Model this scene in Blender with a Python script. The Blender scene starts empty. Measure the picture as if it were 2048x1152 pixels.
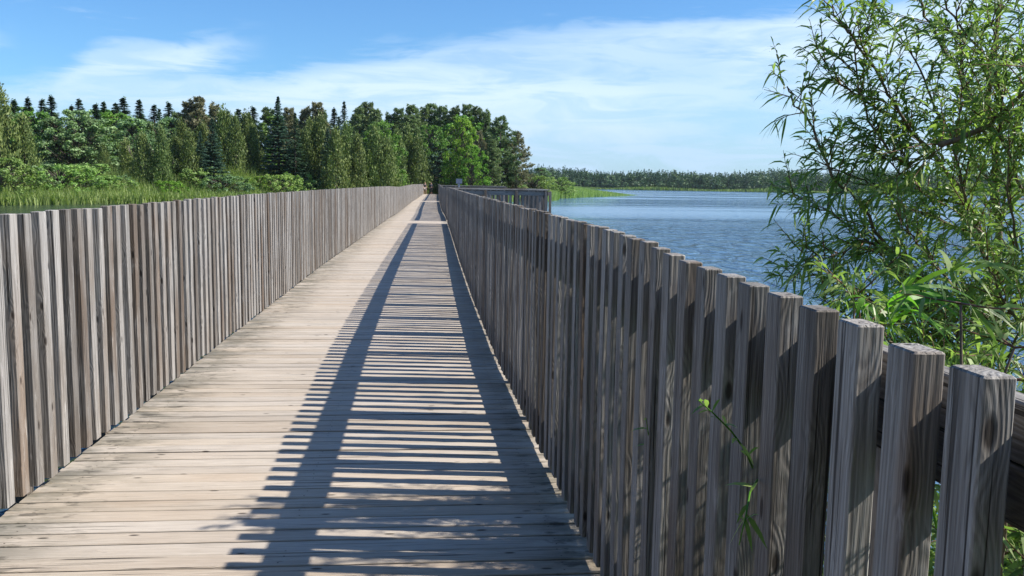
import bpy, math, random
import numpy as np
from mathutils import Vector, Matrix

# ------------------------------------------------------------------ camera, sky, sun
scene = bpy.context.scene
R_ = math.radians
EYE = 1.6                      # eye height above the deck
FPX = 1750.0                   # focal length in pixels of the 2048 wide photograph
YAW, PITCH, ROLL = R_(5.35), math.atan(207.5 / FPX), 0.016
fw = np.array([math.sin(YAW) * math.cos(PITCH), math.cos(YAW) * math.cos(PITCH), -math.sin(PITCH)])
r0 = np.array([math.cos(YAW), -math.sin(YAW), 0.0]); u0 = np.cross(r0, fw)
rt = r0 * math.cos(ROLL) + u0 * math.sin(ROLL); up = u0 * math.cos(ROLL) - r0 * math.sin(ROLL)
cam_d = bpy.data.cameras.new("camera"); cam = bpy.data.objects.new("camera", cam_d)
scene.collection.objects.link(cam); scene.camera = cam
cam_d.sensor_width = 36; cam_d.lens = FPX / 2048 * 36; cam_d.clip_start = 0.05; cam_d.clip_end = 8000
m = Matrix.Identity(4)
for i in range(3):
    m[i][0], m[i][1], m[i][2] = rt[i], up[i], -fw[i]
m[2][3] = EYE
cam.matrix_world = m

SUN_EL = R_(42.7); SUN_DIR = np.array([0.990 * math.cos(SUN_EL), -0.122 * math.cos(SUN_EL), math.sin(SUN_EL)])
sun_d = bpy.data.lights.new("sun", "SUN"); sun = bpy.data.objects.new("sun", sun_d); scene.collection.objects.link(sun)
sun_d.energy = 5.0; sun_d.angle = R_(0.55); sun_d.color = (1.0, 0.93, 0.83)
sun.rotation_mode = 'QUATERNION'; sun.rotation_quaternion = Vector(SUN_DIR).to_track_quat('Z', 'Y')

scene.view_settings.view_transform = 'Standard'; scene.view_settings.look = 'None'
scene.view_settings.gamma = 1.0; scene.view_settings.exposure = 0.70
scene.render.engine = 'CYCLES'
scene.cycles.max_bounces = 6; scene.cycles.transparent_max_bounces = 6


class NT:
    """tiny helper round a node tree"""
    def __init__(s, tree): s.t = tree; s.n = tree.nodes; s.l = tree.links
    def node(s, typ, **kw):
        n = s.n.new(typ)
        for k, v in kw.items(): setattr(n, k, v)
        return n
    def put(s, sock, v):
        if v is None: return
        if hasattr(v, 'is_output') or isinstance(v, bpy.types.NodeSocket): s.l.new(v, sock)
        else:
            if isinstance(v, (tuple, list)) and len(v) == 3 and sock.type == 'RGBA': v = (*v, 1)
            sock.default_value = v
    def m(s, op, a, b=None, c=None, clamp=False):
        n = s.node('ShaderNodeMath', operation=op, use_clamp=clamp)
        for i, v in enumerate((a, b, c)): s.put(n.inputs[i], v)
        return n.outputs[0]
    def noise(s, vec, scale=1, detail=4, rough=0.55, dist=0.0, dim='3D'):
        n = s.node('ShaderNodeTexNoise', noise_dimensions=dim); s.put(n.inputs['Vector'], vec)
        n.inputs['Scale'].default_value = scale; n.inputs['Detail'].default_value = detail
        n.inputs['Roughness'].default_value = rough; n.inputs['Distortion'].default_value = dist
        return n.outputs['Fac']
    def mapping(s, vec, loc=(0, 0, 0), rot=(0, 0, 0), scale=(1, 1, 1)):
        n = s.node('ShaderNodeMapping'); s.put(n.inputs[0], vec)
        n.inputs[1].default_value = loc; n.inputs[2].default_value = rot; n.inputs[3].default_value = scale
        return n.outputs[0]
    def rng(s, v, a, b, c=0.0, d=1.0, smooth=True):
        n = s.node('ShaderNodeMapRange', interpolation_type='SMOOTHSTEP' if smooth else 'LINEAR')
        s.put(n.inputs[0], v)
        for i, x in enumerate((a, b, c, d)): s.put(n.inputs[i + 1], x)
        return n.outputs[0]
    def mix(s, fac, a, b, blend='MIX'):
        n = s.node('ShaderNodeMix', data_type='RGBA', blend_type=blend)
        s.put(n.inputs[0], fac); s.put(n.inputs[6], a); s.put(n.inputs[7], b)
        return n.outputs[2]
    def curve(s, v, pts):
        n = s.node('ShaderNodeFloatCurve'); s.put(n.inputs['Value'], v)
        c = n.mapping.curves[0]; n.mapping.use_clip = False
        while len(c.points) < len(pts): c.points.new(0.5, 0.5)
        for p, (x, y) in zip(c.points, pts): p.location = (x, y)
        n.mapping.update()
        return n.outputs[0]


def make_world():
    w = bpy.data.worlds.new("World"); scene.world = w; w.use_nodes = True
    t = NT(w.node_tree); t.n.clear()
    out = t.node('ShaderNodeOutputWorld'); bg = t.node('ShaderNodeBackground'); t.l.new(bg.outputs[0], out.inputs[0])
    sky = t.node('ShaderNodeTexSky', sky_type='NISHITA'); sky.sun_disc = False
    sky.sun_elevation = SUN_EL; sky.sun_rotation = math.atan2(0.990, -0.122)
    sky.air_density = 1.0; sky.dust_density = 0.5; sky.ozone_density = 2.0
    tc = t.node('ShaderNodeTexCoord').outputs['Generated']
    d = t.mapping(tc, rot=(0, 0, YAW))
    sp = t.node('ShaderNodeSeparateXYZ'); t.put(sp.inputs[0], d)
    x, y, z = sp.outputs
    az = t.m('ARCTAN2', x, y)
    hor = t.m('SQRT', t.m('ADD', t.m('MULTIPLY', x, x), t.m('MULTIPLY', y, y)))
    v = t.m('DIVIDE', z, t.m('MAXIMUM', hor, 0.02))
    U = t.m('MULTIPLY_ADD', az, 1 / 1.6, 0.5)             # -0.8..0.8 rad of azimuth -> 0..1
    cu = lambda px, py: (math.atan((px - 1024) / FPX) / 1.6 + 0.5, ((368.5 + (px - 1024) * ROLL) - py) / FPX / math.hypot(1, (px - 1024) / FPX))
    comb = t.node('ShaderNodeCombineXYZ'); t.put(comb.inputs[0], az); t.put(comb.inputs[1], v)
    uv = comb.outputs[0]
    # streaks of cirrus running up to the right
    st = t.mapping(uv, rot=(0, 0, -0.20), scale=(3.2, 17, 1))
    n1 = t.noise(st, 1.0, 6, 0.55, 1.2)
    st2 = t.mapping(uv, loc=(3.1, 1.7, 0), rot=(0, 0, -0.28), scale=(7, 40, 1))
    n2 = t.noise(st2, 1.0, 8, 0.62, 0.9)
    big = t.noise(t.mapping(uv, loc=(7, 2, 0), rot=(0, 0, -0.1), scale=(3, 9, 1)), 1.0, 3, 0.5, 0.3)
    w1 = t.m('MULTIPLY', t.m('SUBTRACT', n1, 0.5), 0.040)
    w2 = t.m('MULTIPLY', t.m('SUBTRACT', n2, 0.5), 0.065)
    vv = t.m('ADD', v, t.m('ADD', w1, w2))
    eB = t.curve(U, [cu(-600, 190)] + [cu(*p) for p in [(0, 165), (150, 150), (350, 152), (520, 148), (640, 128), (800, 102), (950, 76), (1100, 62), (1300, 45), (1500, 30), (1700, 5), (2048, -50), (2600, -140)]])
    mB = t.rng(t.m('SUBTRACT', eB, vv), -0.006, 0.020)
    eT = t.curve(U, [cu(-600, 80)] + [cu(*p) for p in [(60, 170), (140, 140), (220, 100), (320, 84), (450, 74), (620, 62), (760, 60), (1100, 60)]])
    eL = t.curve(U, [cu(-600, 250)] + [cu(*p) for p in [(60, 230), (250, 190), (400, 150), (470, 124), (560, 112), (640, 96), (760, 60), (1100, 20)]])
    mA = t.m('MULTIPLY', t.rng(t.m('SUBTRACT', eT, vv), -0.004, 0.018), t.rng(t.m('SUBTRACT', vv, eL), -0.016, 0.012))
    mA = t.m('MULTIPLY', mA, t.rng(az, cu(560, 0)[0] * 1.6 - .8, cu(380, 0)[0] * 1.6 - .8, 0, 1))
    # small streak at the left edge
    mC = t.m('MULTIPLY', t.rng(az, -0.50, -0.55), t.m('MULTIPLY', t.rng(vv, 0.118, 0.128), t.rng(vv, 0.150, 0.134)))
    mask = t.m('MAXIMUM', mB, t.m('MAXIMUM', t.m('MULTIPLY', mA, 0.92), t.m('MULTIPLY', mC, .7)))
    # thin patches low in the cloud sheet
    low = t.rng(v, 0.10, 0.03)
    holes = t.m('MULTIPLY', t.rng(n1, 0.50, 0.66), t.m('MULTIPLY', t.rng(v, 0.115, 0.055), t.rng(az, -0.02, 0.06)))
    mask = t.m('MULTIPLY', mask, t.m('SUBTRACT', 1.0, t.m('MULTIPLY', holes, 0.85)))
    mask = t.m('MULTIPLY', mask, t.rng(big, 0.30, 0.60, 0.62, 1.0))
    mask = t.m('MULTIPLY', mask, t.rng(n2, 0.36, 0.60, 0.60, 1.0))
    hi = t.rng(v, 0.9, 0.35)                                # clear again well overhead
    mask = t.m('MULTIPLY', mask, hi)
    # wisps in the blue
    wi = t.m('MULTIPLY', t.rng(n2, 0.56, 0.78), t.rng(n1, 0.45, 0.6))
    mask = t.m('MAXIMUM', mask, t.m('MULTIPLY', wi, 0.34))
    blue = t.mix(1.0, sky.outputs[0], (0.58, 0.93, 1.28, 1), 'MULTIPLY')
    cloud = t.mix(low, (5.6, 7.1, 8.6, 1), (4.5, 6.1, 7.9, 1))
    col = t.mix(mask, blue, cloud)
    t.put(bg.inputs[0], col); bg.inputs[1].default_value = 0.082
    return bg
make_world()

# ------------------------------------------------------------------ helpers
rng = np.random.default_rng(7)
random.seed(7)


def ray(px, py):
    return fw + rt * (px - 1024) / FPX + up * (576 - py) / FPX
def at_fwd(px, py, dist):
    """world point at horizontal distance dist along the view direction of a pixel"""
    d = ray(px, py); t = dist / math.hypot(d[0], d[1])
    return np.array([0, 0, EYE]) + d * t


def link(o, parent=None):
    scene.collection.objects.link(o)
    if parent is not None: o.parent = parent
    return o
def tag(o, label=None, cat=None, group=None, kind=None):
    if label: o['label'] = label
    if cat: o['category'] = cat
    if group: o['group'] = group
    if kind: o['kind'] = kind
    return o
def empty(name, loc, label, cat, group=None, kind=None):
    o = bpy.data.objects.new(name, None); o.location = loc; o.empty_display_size = 0.2
    link(o); return tag(o, label, cat, group, kind)


class MB:
    """collects geometry (with board coordinates and a random value) for ONE mesh"""
    def __init__(s): s.v = []; s.f = []; s.bc = []; s.rn = []; s.n = 0
    def add(s, V, F, bc=None, rn=0.5):
        V = np.asarray(V, float); k = len(V)
        s.v.append(V); s.f += [tuple(int(i) + s.n for i in f) for f in F]
        s.bc.append(np.asarray(bc, float) if bc is not None else V.copy())
        s.rn.append(np.full(k, rn) if np.isscalar(rn) else np.asarray(rn)); s.n += k
    def mesh(s, name, smooth=False):
        me = bpy.data.meshes.new(name)
        V = np.concatenate(s.v); me.from_pydata(V.tolist(), [], s.f)
        a = me.attributes.new('bc', 'FLOAT_VECTOR', 'POINT'); a.data.foreach_set('vector', np.concatenate(s.bc).astype(np.float32).ravel())
        a = me.attributes.new('rnd', 'FLOAT', 'POINT'); a.data.foreach_set('value', np.concatenate(s.rn).astype(np.float32))
        if smooth: me.polygons.foreach_set('use_smooth', [True] * len(me.polygons))
        me.update(); return me
    def build(s, name, mat, parent=None, smooth=False, loc=None):
        me = s.mesh(name, smooth); me.materials.append(mat)
        o = bpy.data.objects.new(name, me)
        if loc is not None: o.location = loc
        return link(o, parent)


def board(mb, c, L, W, T, ax=(0, 0, 1), wx=(0, 1, 0), ch=0.003, rn=None, stations=None, warp=0.0):
    """chamfered plank: L along ax, W along wx, T across; stations lets it bow a little"""
    ax = np.array(ax, float); ax /= np.linalg.norm(ax); wx = np.array(wx, float); wx -= ax * (wx @ ax); wx /= np.linalg.norm(wx)
    tx = np.cross(ax, wx); c = np.array(c, float)
    a, b = W / 2, T / 2
    prof = np.array([(-a + ch, -b), (a - ch, -b), (a, -b + ch), (a, b - ch), (a - ch, b), (-a + ch, b), (-a, b - ch), (-a, -b + ch)])
    inn = np.array([(np.sign(p) * np.maximum(np.abs(p) - ch, 0)) for p in prof])
    st = [(-L / 2, inn), (-L / 2 + ch, prof)]
    for s_ in (stations or []): st.append((s_, prof))
    st += [(L / 2 - ch, prof), (L / 2, inn)]
    off = rng.uniform(-50, 50, 3)
    wa = rng.uniform(-1, 1, 2) * warp
    V = []; B = []
    for l, pr in st:
        w = 1 - (2 * l / L) ** 2
        for q in pr:
            V.append(c + ax * l + wx * (q[0] + wa[0] * w) + tx * (q[1] + wa[1] * w)); B.append((l + off[0], q[0] + off[1], q[1] + off[2]))
    F = []; n = len(st)
    for i in range(n - 1):
        for j in range(8):
            k = (j + 1) % 8
            F.append((i * 8 + j, i * 8 + k, (i + 1) * 8 + k, (i + 1) * 8 + j))
    F.append(tuple(range(7, -1, -1))); F.append(tuple((n - 1) * 8 + j for j in range(8)))
    mb.add(V, F, B, rng.uniform() if rn is None else rn)


def tube(mb, pts, radii, sides=8, rn=0.5):
    pts = np.asarray(pts, float); n = len(pts); V = []; F = []
    for i in range(n):
        d = pts[min(i + 1, n - 1)] - pts[max(i - 1, 0)]; d = d / (np.linalg.norm(d) + 1e-9)
        h = np.array([1, 0, 0]) if abs(d[0]) < .8 else np.array([0, 1, 0])
        a = np.cross(d, h); a /= np.linalg.norm(a); b = np.cross(d, a)
        for k in range(sides):
            t = 2 * math.pi * k / sides; V.append(pts[i] + radii[i] * (a * math.cos(t) + b * math.sin(t)))
    for i in range(n - 1):
        for k in range(sides):
            q = (k + 1) % sides; F.append((i * sides + k, i * sides + q, (i + 1) * sides + q, (i + 1) * sides + k))
    F.append(tuple(range(sides - 1, -1, -1))); F.append(tuple((n - 1) * sides + k for k in range(sides)))
    mb.add(V, F, None, rn)


# ------------------------------------------------------------------ materials
def new_mat(name):
    m = bpy.data.materials.new(name); m.use_nodes = True; t = NT(m.node_tree); t.n.clear()
    out = t.node('ShaderNodeOutputMaterial'); return m, t, out
def attr(t, name, out='Fac'):
    n = t.node('ShaderNodeAttribute'); n.attribute_name = name; return n.outputs[out]


def wood_mat(name, base, warm, grey, dark, edge_moss=False, bump=0.6, val=(.58, 1.0), kn=.5, bl=.34, ct=1.0):
    m, t, out = new_mat(name)
    bc = attr(t, 'bc', 'Vector'); rn = attr(t, 'rnd')
    r2 = t.m('FRACT', t.m('MULTIPLY', rn, 17.31)); r3 = t.m('FRACT', t.m('MULTIPLY', rn, 91.7))
    warpn = t.noise(t.mapping(bc, scale=(2.2, 9, 9)), 1, 2, .5)
    # annual ring lines: bands across the board, distorted along it
    sp = t.node('ShaderNodeSeparateXYZ'); t.put(sp.inputs[0], bc)
    # knots
    vo = t.node('ShaderNodeTexVoronoi', feature='F1'); t.put(vo.inputs['Vector'], t.mapping(bc, scale=(5.2, 15, 15)))
    vo.inputs['Scale'].default_value = 1.0; vo.inputs['Randomness'].default_value = 1.0
    kd = vo.outputs['Distance']
    sc = t.node('ShaderNodeSeparateColor'); t.put(sc.inputs[0], vo.outputs['Color'])
    sel = t.m('GREATER_THAN', sc.outputs[0], kn)
    knot = t.m('MULTIPLY', t.rng(kd, 0.17, 0.07), sel)
    kring = t.m('MULTIPLY', t.rng(kd, 0.55, 0.12), sel)
    across = t.m('ADD', t.m('MULTIPLY', t.m('ADD', sp.outputs[1], t.m('MULTIPLY', sp.outputs[2], 0.7)), 620), t.m('MULTIPLY', warpn, 22))
    across = t.m('ADD', across, t.m('MULTIPLY', kring, 12.0))
    rings = t.m('MULTIPLY_ADD', t.m('SINE', across), 0.5, 0.5)
    fine = t.noise(t.mapping(bc, scale=(6, 260, 260)), 1, 3, .6)
    mid = t.noise(t.mapping(bc, scale=(2.6, 95, 95)), 1, 5, .65, .3)
    broad = t.noise(t.mapping(bc, scale=(1.1, 6, 6)), 1, 4, .55)
    blotch = t.noise(t.mapping(bc, scale=(4.5, 34, 34)), 1, 5, .65, .6)
    crack = t.m('MULTIPLY', t.rng(t.noise(t.mapping(bc, scale=(1.3, 120, 120)), 1, 2, .5), 0.63, 0.67), t.rng(broad, .40, .52))
    c = t.mix(t.rng(r2, 0, 1, 0, 1, False), warm, base)
    c = t.mix(t.rng(t.m('MULTIPLY_ADD', r3, .16, broad), .40, .72), c, grey)
    c = t.mix(t.m('MULTIPLY', t.rng(mid, .40, .72), .62 * ct), c, dark)
    c = t.mix(t.m('MULTIPLY', t.rng(rings, .35, 1.0), .34 * ct), c, dark)
    c = t.mix(t.m('MULTIPLY', t.rng(fine, .45, .7), .35), c, tuple(x * .55 for x in dark[:3]) + (1,))
    c = t.mix(t.m('MULTIPLY', t.rng(blotch, .55, .70), bl), c, tuple(min(1, x * 1.65) for x in grey[:3]) + (1,))
    c = t.mix(t.m('MULTIPLY', knot, .88), c, (0.022, 0.014, 0.010, 1))
    c = t.mix(t.m('MULTIPLY', crack, .85), c, (0.014, 0.011, 0.009, 1))
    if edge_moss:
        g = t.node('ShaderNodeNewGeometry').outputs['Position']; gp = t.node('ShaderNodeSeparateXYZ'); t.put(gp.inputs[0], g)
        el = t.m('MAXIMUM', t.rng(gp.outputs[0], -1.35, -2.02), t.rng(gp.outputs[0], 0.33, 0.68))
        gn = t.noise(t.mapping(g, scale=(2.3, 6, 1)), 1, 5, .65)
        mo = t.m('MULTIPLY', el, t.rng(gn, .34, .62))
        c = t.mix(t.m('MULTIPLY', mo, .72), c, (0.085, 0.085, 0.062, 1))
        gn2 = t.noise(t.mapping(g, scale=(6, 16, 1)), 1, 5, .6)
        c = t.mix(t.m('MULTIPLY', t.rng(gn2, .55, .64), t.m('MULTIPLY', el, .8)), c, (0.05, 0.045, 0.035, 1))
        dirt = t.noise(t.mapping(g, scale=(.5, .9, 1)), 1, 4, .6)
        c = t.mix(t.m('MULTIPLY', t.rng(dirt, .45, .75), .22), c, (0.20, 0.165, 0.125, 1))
    hs = t.node('ShaderNodeHueSaturation'); t.put(hs.inputs['Color'], c)
    t.put(hs.inputs['Value'], t.rng(r3, 0, 1, val[0], val[1], False))
    t.put(hs.inputs['Saturation'], t.rng(r2, 0, 1, 1.1, .8, False))
    b = t.node('ShaderNodeBsdfPrincipled'); t.put(b.inputs['Base Color'], hs.outputs[0])
    t.put(b.inputs['Roughness'], t.rng(mid, .3, .7, .62, .85)); b.inputs['Specular IOR Level'].default_value = 0.32
    h = t.m('ADD', t.m('MULTIPLY', rings, -.25), t.m('ADD', t.m('MULTIPLY', fine, -.5), t.m('ADD', t.m('MULTIPLY', mid, -.7), t.m('MULTIPLY', crack, -2.0))))
    h = t.m('ADD', h, t.m('MULTIPLY', knot, -.8))
    bp = t.node('ShaderNodeBump'); bp.inputs['Strength'].default_value = bump; bp.inputs['Distance'].default_value = 0.003
    t.put(bp.inputs['Height'], h); t.put(b.inputs['Normal'], bp.outputs[0])
    t.l.new(b.outputs[0], out.inputs[0]); return m


M_BAL = wood_mat('weathered_baluster_wood', (0.230, 0.202, 0.172), (0.235, 0.176, 0.132), (0.405, 0.392, 0.375), (0.088, 0.075, 0.067), kn=.40, ct=1.0, bump=.9)
M_RAIL = wood_mat('weathered_rail_wood', (0.22, 0.195, 0.17), (0.23, 0.17, 0.12), (0.27, 0.26, 0.25), (0.10, 0.085, 0.075))
M_DECK = wood_mat('worn_deck_wood', (0.475, 0.412, 0.335), (0.465, 0.388, 0.308), (0.500, 0.442, 0.370), (0.30, 0.245, 0.195), edge_moss=True, bump=.7, val=(.90, 1.06), kn=.66, ct=.7, bl=.12)


def leaf_mat(name, c1, c2, trans=0.35, rough=0.55, spec=0.3):
    m, t, out = new_mat(name)
    rn = attr(t, 'rnd'); oi = t.node('ShaderNodeObjectInfo').outputs['Random']
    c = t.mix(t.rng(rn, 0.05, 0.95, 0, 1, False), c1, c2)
    hs = t.node('ShaderNodeHueSaturation'); t.put(hs.inputs['Color'], c)
    t.put(hs.inputs['Hue'], t.rng(oi, 0, 1, .488, .512, False)); t.put(hs.inputs['Value'], t.rng(t.m('FRACT', t.m('MULTIPLY', oi, 7.7)), 0, 1, .8, 1.2, False))
    b = t.node('ShaderNodeBsdfPrincipled'); t.put(b.inputs['Base Color'], hs.outputs[0])
    b.inputs['Roughness'].default_value = rough; b.inputs['Specular IOR Level'].default_value = spec
    tr = t.node('ShaderNodeBsdfTranslucent')
    t.put(tr.inputs[0], t.mix(1.0, hs.outputs[0], (1.1, 1.3, .6, 1), 'MULTIPLY'))
    mx = t.node('ShaderNodeMixShader'); mx.inputs[0].default_value = trans
    t.l.new(b.outputs[0], mx.inputs[1]); t.l.new(tr.outputs[0], mx.inputs[2]); t.l.new(mx.outputs[0], out.inputs[0]); return m


def plain_mat(name, col, rough=.8, scale=8, var=.35, metal=0, stretch=(1, 1, 1), bump=0.3):
    m, t, out = new_mat(name)
    g = t.node('ShaderNodeTexCoord').outputs['Object']
    n = t.noise(t.mapping(g, scale=stretch), scale, 5, .6)
    c = t.mix(t.rng(n, .3, .7), tuple(x * (1 - var) for x in col) + (1,), tuple(min(1, x * (1 + var)) for x in col) + (1,))
    b = t.node('ShaderNodeBsdfPrincipled'); t.put(b.inputs['Base Color'], c); b.inputs['Roughness'].default_value = rough
    b.inputs['Metallic'].default_value = metal
    bp = t.node('ShaderNodeBump'); bp.inputs['Strength'].default_value = bump; bp.inputs['Distance'].default_value = .01
    t.put(bp.inputs['Height'], n); t.put(b.inputs['Normal'], bp.outputs[0])
    t.l.new(b.outputs[0], out.inputs[0]); return m


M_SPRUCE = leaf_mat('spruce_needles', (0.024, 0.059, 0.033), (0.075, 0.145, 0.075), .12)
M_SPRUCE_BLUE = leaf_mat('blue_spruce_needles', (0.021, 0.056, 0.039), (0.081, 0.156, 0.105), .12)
M_CEDAR = leaf_mat('cedar_sprays', (0.057, 0.101, 0.030), (0.196, 0.247, 0.076), .2)
M_PINE = leaf_mat('pine_needles', (0.061, 0.107, 0.045), (0.216, 0.284, 0.124), .15)
M_PINE_BROWN = leaf_mat('brownish_pine_needles', (0.100, 0.110, 0.060), (0.270, 0.260, 0.150), .15)
M_LEAFY = leaf_mat('broad_leaves', (0.070, 0.155, 0.031), (0.202, 0.365, 0.075), .35)
M_BRIGHT = leaf_mat('bright_leaves', (0.098, 0.202, 0.023), (0.247, 0.416, 0.058), .4)
M_ASPEN = leaf_mat('grey_green_leaves', (0.108, 0.200, 0.083), (0.275, 0.400, 0.192), .3)
M_SHRUB = leaf_mat('shrub_leaves', (0.121, 0.220, 0.055), (0.297, 0.413, 0.121), .35)
M_REED = leaf_mat('reed_blades', (0.125, 0.205, 0.062), (0.300, 0.385, 0.135), .38)
M_FARTREE = leaf_mat('far_shore_foliage', (0.022, 0.060, 0.029), (0.088, 0.150, 0.060), .15)
M_WILLOW = leaf_mat('willow_leaves', (0.135, 0.240, 0.068), (0.330, 0.460, 0.155), .48, .42, .5)
M_BLADE = leaf_mat('young_reed_leaves', (0.070, 0.200, 0.020), (0.200, 0.420, 0.040), .5, .4, .4)
M_BARK = plain_mat('dark_bark', (0.085, 0.070, 0.055), .9, 6, .5, 0, (4, 4, .6))
M_WBARK = plain_mat('willow_bark', (0.15, 0.115, 0.085), .8, 30, .4, 0, (1, 1, .3))
M_TWIG = plain_mat('red_brown_twigs', (0.16, 0.075, 0.040), .6, 30, .4)
M_PALE = plain_mat('pale_dead_wood', (0.20, 0.175, 0.155), .8, 6, .3)

# ------------------------------------------------------------------ setting: ground, lake
WZ = -1.0
POLYS = [
    [(-700, 40), (-120, 66), (-60, 76), (-38.5, 83.5), (-34, 91), (-26, 101), (-16, 113), (-8, 122), (-3, 126), (3, 127), (9, 129), (16, 134), (20, 148),
     (23, 167), (36, 198), (56, 243), (58, 248), (44, 240), (28, 224), (10, 262), (-20, 330), (-300, 520), (-900, 600)],
    [(-900, 660), (60, 640), (98, 630), (218, 577), (330, 560), (520, 540), (760, 520), (2400, 900), (2400, 3500), (-2400, 3500)],
    [(0.95, -30), (0.95, 1.0), (1.25, 3.2), (1.6, 4.6), (2.6, 5.4), (4.2, 5.6), (8, 4.2), (16, 2.5), (60, -6), (400, -40), (400, -300), (-400, -300), (-400, -30), (-30, -8), (-6, -2.5), (-2.4, -1.0), (.9, -1)],
]
def poly_sd(P, poly):
    x, y = P[..., 0], P[..., 1]; d = np.full(x.shape, 1e9); ins = np.zeros(x.shape, bool); n = len(poly)
    for i in range(n):
        x1, y1 = poly[i]; x2, y2 = poly[(i + 1) % n]
        ex, ey = x2 - x1, y2 - y1; t = np.clip(((x - x1) * ex + (y - y1) * ey) / (ex * ex + ey * ey + 1e-9), 0, 1)
        d = np.minimum(d, np.hypot(x - x1 - t * ex, y - y1 - t * ey))
        c = ((y1 > y) != (y2 > y)) & (x < (x2 - x1) * (y - y1) / ((y2 - y1) if abs(y2 - y1) > 1e-9 else 1e-9) + x1); ins ^= c
    return np.where(ins, d, -d)
def ground_z(P):
    P = np.asarray(P, float)
    s1 = poly_sd(P, POLYS[0]); s2 = poly_sd(P, POLYS[1]); s3 = poly_sd(P, POLYS[2])
    h1 = np.clip(s1 * .13, -1.6, 0.93); h2 = np.clip(s2 * .10, -1.6, 1.6); h3 = np.clip(s3 * .35, -1.6, 0.55)
    return WZ + np.maximum(np.maximum(h1, h2), h3)
def gz(x, y): return float(ground_z(np.array([[x, y]]))[0])

def grid_mesh(name, xs, ys, zf):
    X, Y = np.meshgrid(xs, ys); P = np.stack([X, Y], -1); Z = zf(P)
    V = np.stack([X, Y, Z], -1).reshape(-1, 3); nx, ny = len(xs), len(ys)
    idx = np.arange(nx * ny).reshape(ny, nx)
    F = np.stack([idx[:-1, :-1], idx[:-1, 1:], idx[1:, 1:], idx[1:, :-1]], -1).reshape(-1, 4)
    me = bpy.data.meshes.new(name); me.from_pydata(V.tolist(), [], F.tolist())
    me.polygons.foreach_set('use_smooth', [True] * len(F)); return me
xs = np.unique(np.concatenate([np.linspace(-2400, -120, 20), np.linspace(-120, 100, 150), np.linspace(-6, 12, 60), np.linspace(100, 2400, 60)]))
ys = np.unique(np.concatenate([np.linspace(-300, -20, 8), np.linspace(-20, 12, 70), np.linspace(12, 70, 14), np.linspace(70, 280, 140), np.linspace(280, 520, 20), np.linspace(520, 660, 50), np.linspace(660, 3500, 20)]))
def zf(P):
    z = ground_z(P); x, y = P[..., 0], P[..., 1]
    return z + 0.05 * np.sin(x * 1.3 + y * .7) * np.cos(y * 1.1 - x * .4)
g_mat, t, out = new_mat('soil_and_grass')
g = t.node('ShaderNodeTexCoord').outputs['Object']
nn = t.noise(g, .8, 8, .65); n2 = t.noise(g, 14, 6, .65)
c = t.mix(t.rng(nn, .35, .65), (0.050, 0.075, 0.022, 1), (0.085, 0.075, 0.045, 1)); c = t.mix(t.m('MULTIPLY', t.rng(n2, .4, .7), .6), c, (0.030, 0.040, 0.014, 1))
b = t.node('ShaderNodeBsdfPrincipled'); t.put(b.inputs['Base Color'], c); b.inputs['Roughness'].default_value = .95
bp = t.node('ShaderNodeBump'); bp.inputs['Strength'].default_value = .8; bp.inputs['Distance'].default_value = .05; t.put(bp.inputs['Height'], n2); t.put(b.inputs['Normal'], bp.outputs[0])
t.l.new(b.outputs[0], out.inputs[0])
me = grid_mesh('ground', xs, ys, zf); me.materials.append(g_mat)
tag(link(bpy.data.objects.new('ground', me)), 'grassy lake shore and bed', kind='structure')

w_mat, t, out = new_mat('lake_water')
g = t.node('ShaderNodeNewGeometry').outputs['Position']
wind = t.mapping(g, rot=(0, 0, .15), scale=(.85, .95, 1))
wv1 = t.noise(wind, 1.1, 4, .6, .9)
wv2 = t.noise(t.mapping(g, loc=(11, 4, 0), rot=(0, 0, -.35), scale=(.8, 1.7, 1)), 3.6, 3, .5, .6)
wv3 = t.noise(t.mapping(g, loc=(1, 40, 0), rot=(0, 0, .3), scale=(2.5, .95, 1)), .52, 3, .5, .5)
swath = t.noise(t.mapping(g, rot=(0, 0, .08), scale=(.006, .045, 1)), 1, 4, .55, .8)
calm = t.rng(swath, .45, .58)
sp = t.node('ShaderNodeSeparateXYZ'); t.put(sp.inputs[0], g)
farz = t.rng(sp.outputs[1], 50, 95)
calm = t.m('MULTIPLY', calm, farz)
calm = t.m('MAXIMUM', calm, t.rng(sp.outputs[0], -3, -14))
hgt = t.m('ADD', t.m('ADD', t.m('MULTIPLY', wv1, .42), t.m('MULTIPLY', wv2, .12)), t.m('MULTIPLY', wv3, 2.0))
bp = t.node('ShaderNodeBump'); bp.inputs['Distance'].default_value = .36
t.put(bp.inputs['Strength'], t.rng(calm, 0, 1, 1.0, .10, False)); t.put(bp.inputs['Height'], hgt)
b = t.node('ShaderNodeBsdfPrincipled'); t.put(b.inputs['Base Color'], t.mix(t.rng(sp.outputs[0], -1.2, -4), (0.070, 0.150, 0.255, 1), (0.030, 0.045, 0.030, 1))); b.inputs['IOR'].default_value = 1.33  # dark green base left of the walk stands in for tree reflections
t.put(b.inputs['Roughness'], t.rng(calm, 0, 1, .05, .18, False)); t.put(b.inputs['Normal'], bp.outputs[0])
t.l.new(b.outputs[0], out.inputs[0])
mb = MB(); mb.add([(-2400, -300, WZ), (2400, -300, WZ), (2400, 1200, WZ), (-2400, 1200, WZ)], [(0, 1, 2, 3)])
tag(mb.build('water', w_mat), 'rippled blue lake water', kind='structure')

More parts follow.
